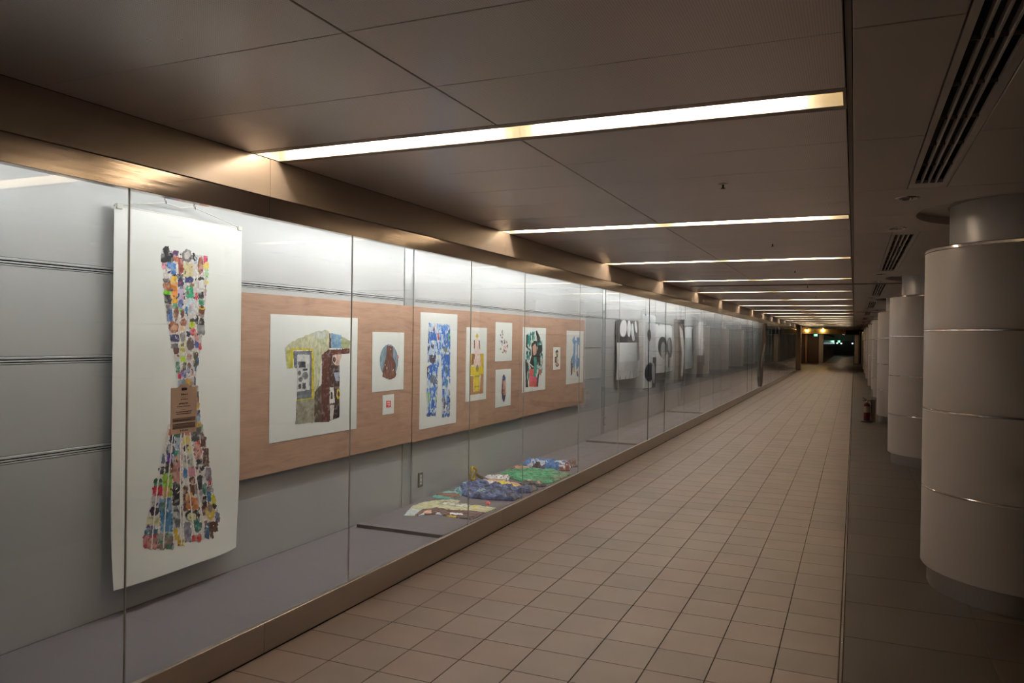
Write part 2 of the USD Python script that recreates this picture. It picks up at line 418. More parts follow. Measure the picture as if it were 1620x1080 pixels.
# ------------------------------------------------------------------ ceiling strip lights
def strip_light():
    t = thing('ceiling_light', 'x', 'ceiling light', (0, YL, ZC), 'recessed strip lights across the ceiling')
    X0, X1, h, D = -2.792, -0.052, 0.09, 0.115
    obj('housing', cat(box(X0 - 0.004, X1 + 0.004, -h - 0.004, h + 0.004, D, D + 0.004), box(X0 - 0.004, X1 + 0.004, h, h + 0.004, 0.0016, D), box(X0 - 0.004, X1 + 0.004, -h - 0.004, -h, 0.0016, D),
        box(X0 - 0.004, X0, -h, h, 0.0016, D), box(X1, X1 + 0.004, -h, h, 0.0016, D)), 'slot_white', t, label='white reflecting trough')
    fr = cat(box(XG + 0.004, -0.04, h, 0.138, 0.0, 0.0015), box(XG + 0.004, -0.04, -0.138, -h, 0.0, 0.0015), box(X1, -0.04, -h, h, 0.0, 0.0015))
    obj('frame', fr, 'slot_frame', t)
    for a, b in ((-2.71, -1.53), (-1.31, -0.22)):
        obj('lamp_tube', tube([(a, 0.048, 0.060), (b, 0.048, 0.060)], 0.013, 10), 'slot_tube', t, label='glowing warm white tube')
        for e in (a - 0.02, b):
            obj('lamp_holder', box(e, e + 0.02, 0.036, 0.06, 0.05, D), 'slot_white', t)
    return t
first = strip_light()
def light_label(i):
    if i == 0:
        return 'widest recessed strip light, nearest to the camera, ending above the hanging scroll'
    if i == 1:
        return 'second recessed strip light from the camera, beyond the first one with its dim middle'
    return '%s recessed warm strip light counted from the camera along the ceiling' % ORD[i]
first.SetCustomDataByKey('label', light_label(0))
for i in range(1, 16):
    copy(first, (0, YL + 3 * i, ZC), light_label(i))
# lamps of the display case, hidden behind the fascia
def case_lamp(y):
    t = thing('case_lamp', 'hidden tube lamp behind the fascia lighting the display case', 'lamp', (-3.08, y, 2.5), 'tube lamps hidden above the display glass')
    obj('lamp_body', rbox(-0.04, 0.04, -0.66, 0.66, 0.03, 0.1, 0.004), 'slot_white', t)
    obj('lamp_tube', tube([(0, -0.62, 0.0), (0, 0.62, 0.0)], 0.013, 10), 'case_tube', t)
    for e in (-0.64, 0.62):
        obj('lamp_holder', box(-0.015, 0.015, e, e + 0.02, -0.015, 0.032), 'slot_white', t)
    return t
cl0 = case_lamp(2.1)
for i in range(1, 22):
    copy(cl0, (-3.08, 2.1 + 1.5 * i, 2.5))

for y in (4.9, 6.4, 7.9, 9.4, 12.6, 14.1, 15.6, 17.1, 18.6):  # extra unseen tubes, added to brighten the prints and the case front
    copy(cl0, (-2.95, y, 2.5), 'hidden tube lamp added in a second row to brighten the prints')

# ------------------------------------------------------------------ columns
def column():
    t = thing('column', 'x', 'column', (CX, 6.2, 0), 'round columns along the right side')
    R = 0.70
    obj('base', lathe([(0.0, 0.0), (R - 0.045, 0.0), (R - 0.045, 0.012), (R - 0.04, 0.014), (R - 0.04, 0.128), (R - 0.03, 0.132), (R - 0.03, 0.14), (0, 0.14)], 96), 'base_steel', t, smooth=30, label='recessed steel base')
    zs = [0.14, 0.68, 1.22, 1.76, 2.30]
    for a, b in zip(zs[:-1], zs[1:]):
        obj('drum_panel', lathe([(0, a + 0.006), (R - 0.006, a + 0.006), (R - 0.002, a + 0.008), (R, a + 0.012), (R, b - 0.012), (R - 0.002, b - 0.008), (R - 0.006, b - 0.006), (0, b - 0.006)], 128), 'column_enamel', t, smooth=30, label='curved white enamel panel')
    for i, z in enumerate(zs[1:-1]):
        obj('steel_band', lathe([(0.5, z - 0.006), (R - 0.001, z - 0.006), (R + 0.001, z - 0.004), (R + 0.001, z + 0.004), (R - 0.001, z + 0.006), (0.5, z + 0.006)], 128), 'polished_steel', t, smooth=30, label='thin polished steel band')
    z = 2.30
    obj('top_cap', lathe([(0.4, z - 0.006), (R + 0.002, z - 0.006), (R + 0.004, z - 0.003), (R + 0.004, z + 0.012), (R - 0.01, z + 0.02), (0.4, z + 0.02)], 128), 'polished_steel', t, smooth=30, label='polished steel cap ring')
    obj('neck', lathe([(0, z + 0.02), (0.55, z + 0.02), (0.55, 2.63), (0, 2.63)], 96), 'column_neck', t, smooth=30)
    obj('neck_ring', lathe([(0.545, 2.615), (0.565, 2.615), (0.565, 2.631), (0.545, 2.631)], 96), 'slot_frame', t, smooth=30)
    obj('ceiling_ring', lathe([(0.0, 2.632), (0.762, 2.632), (0.762, ZC - 0.004), (0.777, ZC - 0.004), (0.777, ZC + 0.0), (0.768, ZC + 0.0), (0.768, 2.65), (0, 2.65)], 96), 'ceiling_paint', t, smooth=30, label='recessed ceiling ring around the neck')
    return t
c0 = column()
c0.SetCustomDataByKey('label', 'nearest white round column with steel bands, cut by the right picture edge')
for i in range(1, 10):
    copy(c0, (CX, 6.2 + 6 * i, 0), ('%s white round column from the camera, partly hidden by the nearer columns' % ORD[i]) if i > 1 else 'second white round column, right behind the nearest one')
copy(c0, (CX, 0.2, 0), 'white round column beside the camera, outside the picture')

# ------------------------------------------------------------------ ceiling fittings on the right
def diffuser():
    t = thing('air_diffuser', 'x', 'air vent', (0, 0, ZC), 'long slotted air diffusers in the ceiling')
    a, b = 1.33, 5.005
    obj('frame', cat(box(0.277, 0.303, a - 0.02, b + 0.02, 0, 0.02), box(0.446, 0.477, a - 0.02, b + 0.02, 0, 0.02), box(0.303, 0.446, a - 0.02, a, 0, 0.02), box(0.303, 0.446, b, b + 0.02, 0, 0.02)), 'ceiling_paint', t)
    obj('dark_plenum', cat(box(0.277, 0.477, a - 0.02, b + 0.02, 0.1, 0.105), box(0.29, 0.30, a, b, 0.02, 0.1), box(0.449, 0.459, a, b, 0.02, 0.1)), 'black', t)
    for i in range(3):
        x = 0.303 + 0.143 * (i + 1) / 4
        obj('slat', rbox(x - 0.0045, x + 0.0045, a, b, 0.0, 0.03, 0.001), 'ceiling_paint', t)
    for y in np.arange(a + 0.46, b - 0.1, 0.46):
        obj('divider', box(0.303, 0.446, y - 0.0015, y + 0.0015, 0.006, 0.02), 'slot_frame', t)
    return t
d0 = diffuser()
d0.SetCustomDataByKey('label', 'nearest long ceiling air diffuser with four black slots, top right corner')
for i in range(1, 9):
    copy(d0, (0, 6 * i, ZC), '%s slotted air diffuser along the ceiling, counted from the camera' % ORD[i])
# blank panels between diffusers in their strip
bl = thing('trim_3', 'plain filler panels between the ceiling air diffusers', kind='structure')
for k in range(0, 10):
    for a, b in ((1.15, 1.31), (5.025, 5.16)):
        obj('filler_panel', rbox(0.276, 0.478, a + 6 * k + g, b + 6 * k - g, ZC, ZC + 0.02, 0.002), 'ceiling_paint', bl)

def downlight(x, y):
    t = thing('downlight', 'x', 'ceiling light', (x, y, ZC), 'round unlit downlights in the ceiling')
    obj('trim_ring', lathe([(0.052, -0.002), (0.055, -0.006), (0.070, -0.004), (0.073, 0.0), (0.073, 0.001), (0.052, 0.001)], 40), 'polished_steel', t, smooth=30)
    obj('lens', lathe([(0, -0.0022), (0.05, -0.0022), (0.05, -0.0005), (0, -0.0005)], 32), 'lens_dark', t, smooth=30, label='dark recessed lens')
    obj('bulb', meshkit_sphere(0.011, (0.02, -0.02, -0.006)), 'polished_steel', t, smooth=True)
    return t
def meshkit_sphere(r, c, sub=2):
    s = trimesh.creation.icosphere(sub, r)
    s.apply_translation(c)
    return s
w0 = None
for k in range(0, 4):
    for j, y in enumerate((5.48, 6.90)):
        lab = ('%s round unlit downlight beside the %s column' % ('nearer' if j == 0 else 'farther', ['nearest', 'second', 'third', 'fourth'][k]))
        if w0 is None:
            w0 = downlight(0.295, y); w0.SetCustomDataByKey('label', lab)
        else:
            copy(w0, (0.295, y + 6 * k, ZC), lab)

def sprinkler():
    t = thing('sprinkler', 'x', 'sprinkler', (-0.715, 4.65, ZC), 'small sprinkler heads on the perforated ceiling')
    obj('escutcheon', lathe([(0, -0.004), (0.016, -0.004), (0.028, -0.001), (0.028, 0.0), (0, 0.0)], 24), 'ceiling_paint', t, smooth=30)
    obj('stem', lathe([(0, -0.024), (0.006, -0.024), (0.006, -0.004), (0, -0.004)], 12), 'sprinkler_metal', t, smooth=30)
    obj('deflector', lathe([(0, -0.027), (0.013, -0.027), (0.013, -0.024), (0, -0.024)], 16), 'sprinkler_metal', t, smooth=30)
    return t
s0 = sprinkler()
s0.SetCustomDataByKey('label', 'nearest small sprinkler head on the ceiling behind the first strip light')
for i in range(1, 5):
    copy(s0, (-0.715, 4.65 + 3 * i, ZC), '%s sprinkler head from the camera, between two strip lights' % ORD[i])

# ------------------------------------------------------------------ far end of the corridor
pw = thing('wall_far', 'brown far end of the corridor with header, pillar and dark door niche', kind='structure')
obj('pilaster', rbox(-3.6, -2.84, 48.2, 48.5, 0, 2.62, 0.01), 'beige_wall', pw)
obj('side_wall', box(-4.0, -3.9, 43.4, 65, 0, 2.76), 'brown_wall', pw)
obj('header', box(-3.9, 0.2, 61.9, 62.2, 2.24, 2.74), 'olive_header', pw)
obj('door_wall', cat(box(-3.9, -3.45, 64.6, 64.9, 0, 2.76), box(-3.45, -2.5, 64.9, 65.0, 0, 2.76)), 'brown_wall', pw)
obj('light_stile', rbox(-3.52, -3.34, 64.5, 64.6, 0, 2.2, 0.01), 'brown_light', pw)
obj('pillar', rbox(-2.5, -2.2, 64.4, 65.0, 0, 2.4, 0.02), 'beige_wall', pw)
obj('shop_front', box(-2.3, -2.2, 65.0, 106, 0.85, 2.2), 'shop_glass', pw)
obj('shop_plinth', box(-2.3, -2.19, 65.0, 106, 0, 0.85), 'dark_shop', pw)
obj('far_plinth', box(-2.3, 4.2, 106, 106.3, 0, 0.75), 'dark_shop', pw)
obj('far_glass', box(-2.3, 4.2, 106.1, 106.3, 0.75, 1.8), 'shop_glass', pw)
obj('bulkhead', box(-2.3, 4.2, 105.8, 106.3, 1.8, 2.7), 'beige_wall', pw)
obj('far_ceiling', box(-4.0, 4.2, 62.2, 106.3, 2.4, 2.45), 'beige_wall', pw)
obj('far_side_wall', box(0.4, 0.5, 66.0, 106, 0, 2.4), 'brown_wall', pw)
obj('pilaster', rbox(0.02, 0.3, 65.6, 66.0, 0, 2.4, 0.01), 'beige_wall', pw)
d1 = thing('door_1', 'dark brown door in the niche at the far end', kind='structure')
leaf = obj('door_leaf', rbox(-3.3, -2.56, 64.84, 64.9, 0.01, 2.15, 0.006), 'brown_wall', d1)
obj('door_handle', tube([(-2.66, 64.8, 1.0), (-2.66, 64.8, 1.15)], 0.012), 'polished_steel', leaf)
def sconce(x, lab):
    t = thing('wall_lamp', lab, 'wall lamp', (x, 61.85, 2.5), 'glowing yellow wall lamps at the far end')
    obj('shade', lathe([(0.0, 0.062), (0.05, 0.06), (0.05, 0.05), (0.0, 0.048)], 20), 'brown_light', t, smooth=30)
    obj('bulb', meshkit_sphere(0.055, (0, 0, -0.005)), 'sconce_bulb', t, smooth=True)
    obj('bracket', box(-0.012, 0.012, 0.0, 0.05, 0.05, 0.07), 'brown_light', t)
sconce(-3.235, 'left one of two glowing yellow wall lamps at the far end')
sconce(-2.14, 'right one of two glowing yellow wall lamps at the far end')
def exit_sign(x, y, z, w, h, lab):
    t = thing('exit_sign', lab, 'exit sign', (x, y, z), 'small green exit signs at the far end')
    obj('sign_box', rbox(-w / 2, w / 2, 0, 0.06, -h / 2, h / 2, 0.004), 'exit_green', t)
    # running figure and doorway pictogram
    obj('pictogram', cat(box(-w * 0.12, w * 0.0, -0.004, 0, -h * 0.1, h * 0.2), box(-w * 0.08, w * 0.0, -0.004, 0, h * 0.24, h * 0.38), box(-w * 0.22, -w * 0.1, -0.004, 0, -h * 0.34, -h * 0.1), box(0.0, w * 0.1, -0.004, 0, -h * 0.3, -h * 0.08), box(w * 0.2, w * 0.34, -0.004, 0, -h * 0.36, h * 0.36)), 'exit_white', t)
    obj('hanger', box(-0.01, 0.01, 0.02, 0.04, h / 2, h / 2 + 0.1), 'joint_dark', t)
exit_sign(-2.66, 62.5, 2.16, 0.26, 0.2, 'green exit sign below the two yellow lamps')
exit_sign(-2.45 + 0.1, 99, 1.72, 0.26, 0.26, 'left green exit sign in the distant dark passage') if False else None
exit_sign(-1.75, 104.5, 1.72, 0.3, 0.28, 'middle green exit sign in the distant dark shop passage')
exit_sign(-2.12, 90.0, 1.72, 0.3, 0.22, 'leftmost green exit sign on the distant glass shop front')
sb = thing('hanging_sign', 'black unlit hanging sign box at the far end of the ceiling', 'sign', (-0.15, 61.6, 2.36))
obj('sign_case', rbox(-0.45, 0.45, 0, 0.12, -0.16, 0.15, 0.01), 'black', sb)
obj('hanger', cat(tube([(-0.3, 0.06, 0.15), (-0.3, 0.06, 0.22)], 0.008), tube([(0.3, 0.06, 0.15), (0.3, 0.06, 0.22)], 0.008)), 'joint_dark', sb)
for x, z, lab in ((-1.95, 1.5, 'left distant white lamp low in the dark passage'), (-1.47, 1.48, 'middle distant white lamp below a green exit sign'), (-0.2, 1.5, 'right distant white lamp in the dark passage')):
    t = thing('distant_lamp', lab, 'lamp', (x, 103.9, z), 'white lamps in the distant passage')
    obj('globe', meshkit_sphere(0.09, (0, 0, 0)), 'far_lamp', t, smooth=True)
    obj('stem', tube([(0, 0, 0.08), (0, 0, 2.4 - z)], 0.012), 'joint_dark', t)

def far_downlight(x, y, lab):
    t = thing('far_downlight', lab, 'ceiling light', (x, y, 2.4), 'round lit downlights in the distant passage ceiling')
    obj('trim_ring', lathe([(0.09, -0.004), (0.11, -0.004), (0.11, 0.0), (0.09, 0.0)], 20), 'slot_frame', t)
    obj('lit_lens', lathe([(0, -0.003), (0.09, -0.003), (0.09, -0.001), (0, -0.001)], 20), 'downlight_glow', t)
far_downlight(-2.9, 63.4, 'downlight added in the ceiling to brighten the dark door niche')  # added lamp, lifts the otherwise black door wall
for i, y in enumerate((65.0, 72.0, 80.0, 88.0, 96.0)):
    far_downlight(-1.0, y, '%s lit downlight in the ceiling of the passage beyond the header' % ORD[i])

# ------------------------------------------------------------------ fire extinguisher on its stand
fe = thing('fire_extinguisher', 'red fire extinguisher with white label standing on the dark floor', 'fire extinguisher', (0.262, 17.95, 0.03))
cyl = obj('cylinder', lathe([(0, 0), (0.06, 0), (0.066, 0.008), (0.066, 0.32), (0.055, 0.352), (0.03, 0.372), (0.02, 0.38), (0, 0.38)], 32), 'extinguisher_red', fe, smooth=30)
obj('label', trimesh.creation.revolve(np.array([(0.0665, 0.17), (0.0675, 0.17), (0.0675, 0.30), (0.0665, 0.30), (0.0665, 0.17)]), angle=2.2, sections=16).apply_transform(trimesh.transformations.rotation_matrix(-2.7, [0, 0, 1])), 'label_white', cyl, label='pale printed label')
valve = obj('valve', lathe([(0, 0.37), (0.02, 0.37), (0.022, 0.40), (0.014, 0.425), (0, 0.425)], 16), 'polished_steel', fe, smooth=30)
obj('lever', cat(tube([(0.01, 0, 0.42), (-0.05, 0, 0.455), (-0.08, 0, 0.48)], 0.007), tube([(0.01, 0, 0.41), (-0.05, 0, 0.42), (-0.085, 0, 0.418)], 0.007)), 'rubber_black', valve)
obj('hose', tube([(0.015, 0, 0.41), (0.06, -0.01, 0.43), (0.09, -0.02, 0.36), (0.082, -0.03, 0.22), (0.078, -0.03, 0.1)], 0.009), 'rubber_black', fe, smooth=30)
st = thing('extinguisher_stand', 'dark base and brown back plate holding the red fire extinguisher', 'stand', (0.262, 17.95, 0))
obj('base', lathe([(0, 0.0), (0.115, 0.0), (0.11, 0.018), (0.085, 0.03), (0, 0.03)], 32), 'rubber_black', st, smooth=30)
obj('back_plate', rbox(0.075, 0.165, 0.04, 0.06, 0.0, 0.47, 0.004), 'stand_brown', st)
obj('pole', tube([(0.10, 0.05, 0.47), (0.085, 0.05, 0.69)], 0.009), 'stand_brown', st)
obj('holding_arm', box(0.0, 0.1, 0.075, 0.085, 0.28, 0.31), 'rubber_black', st)

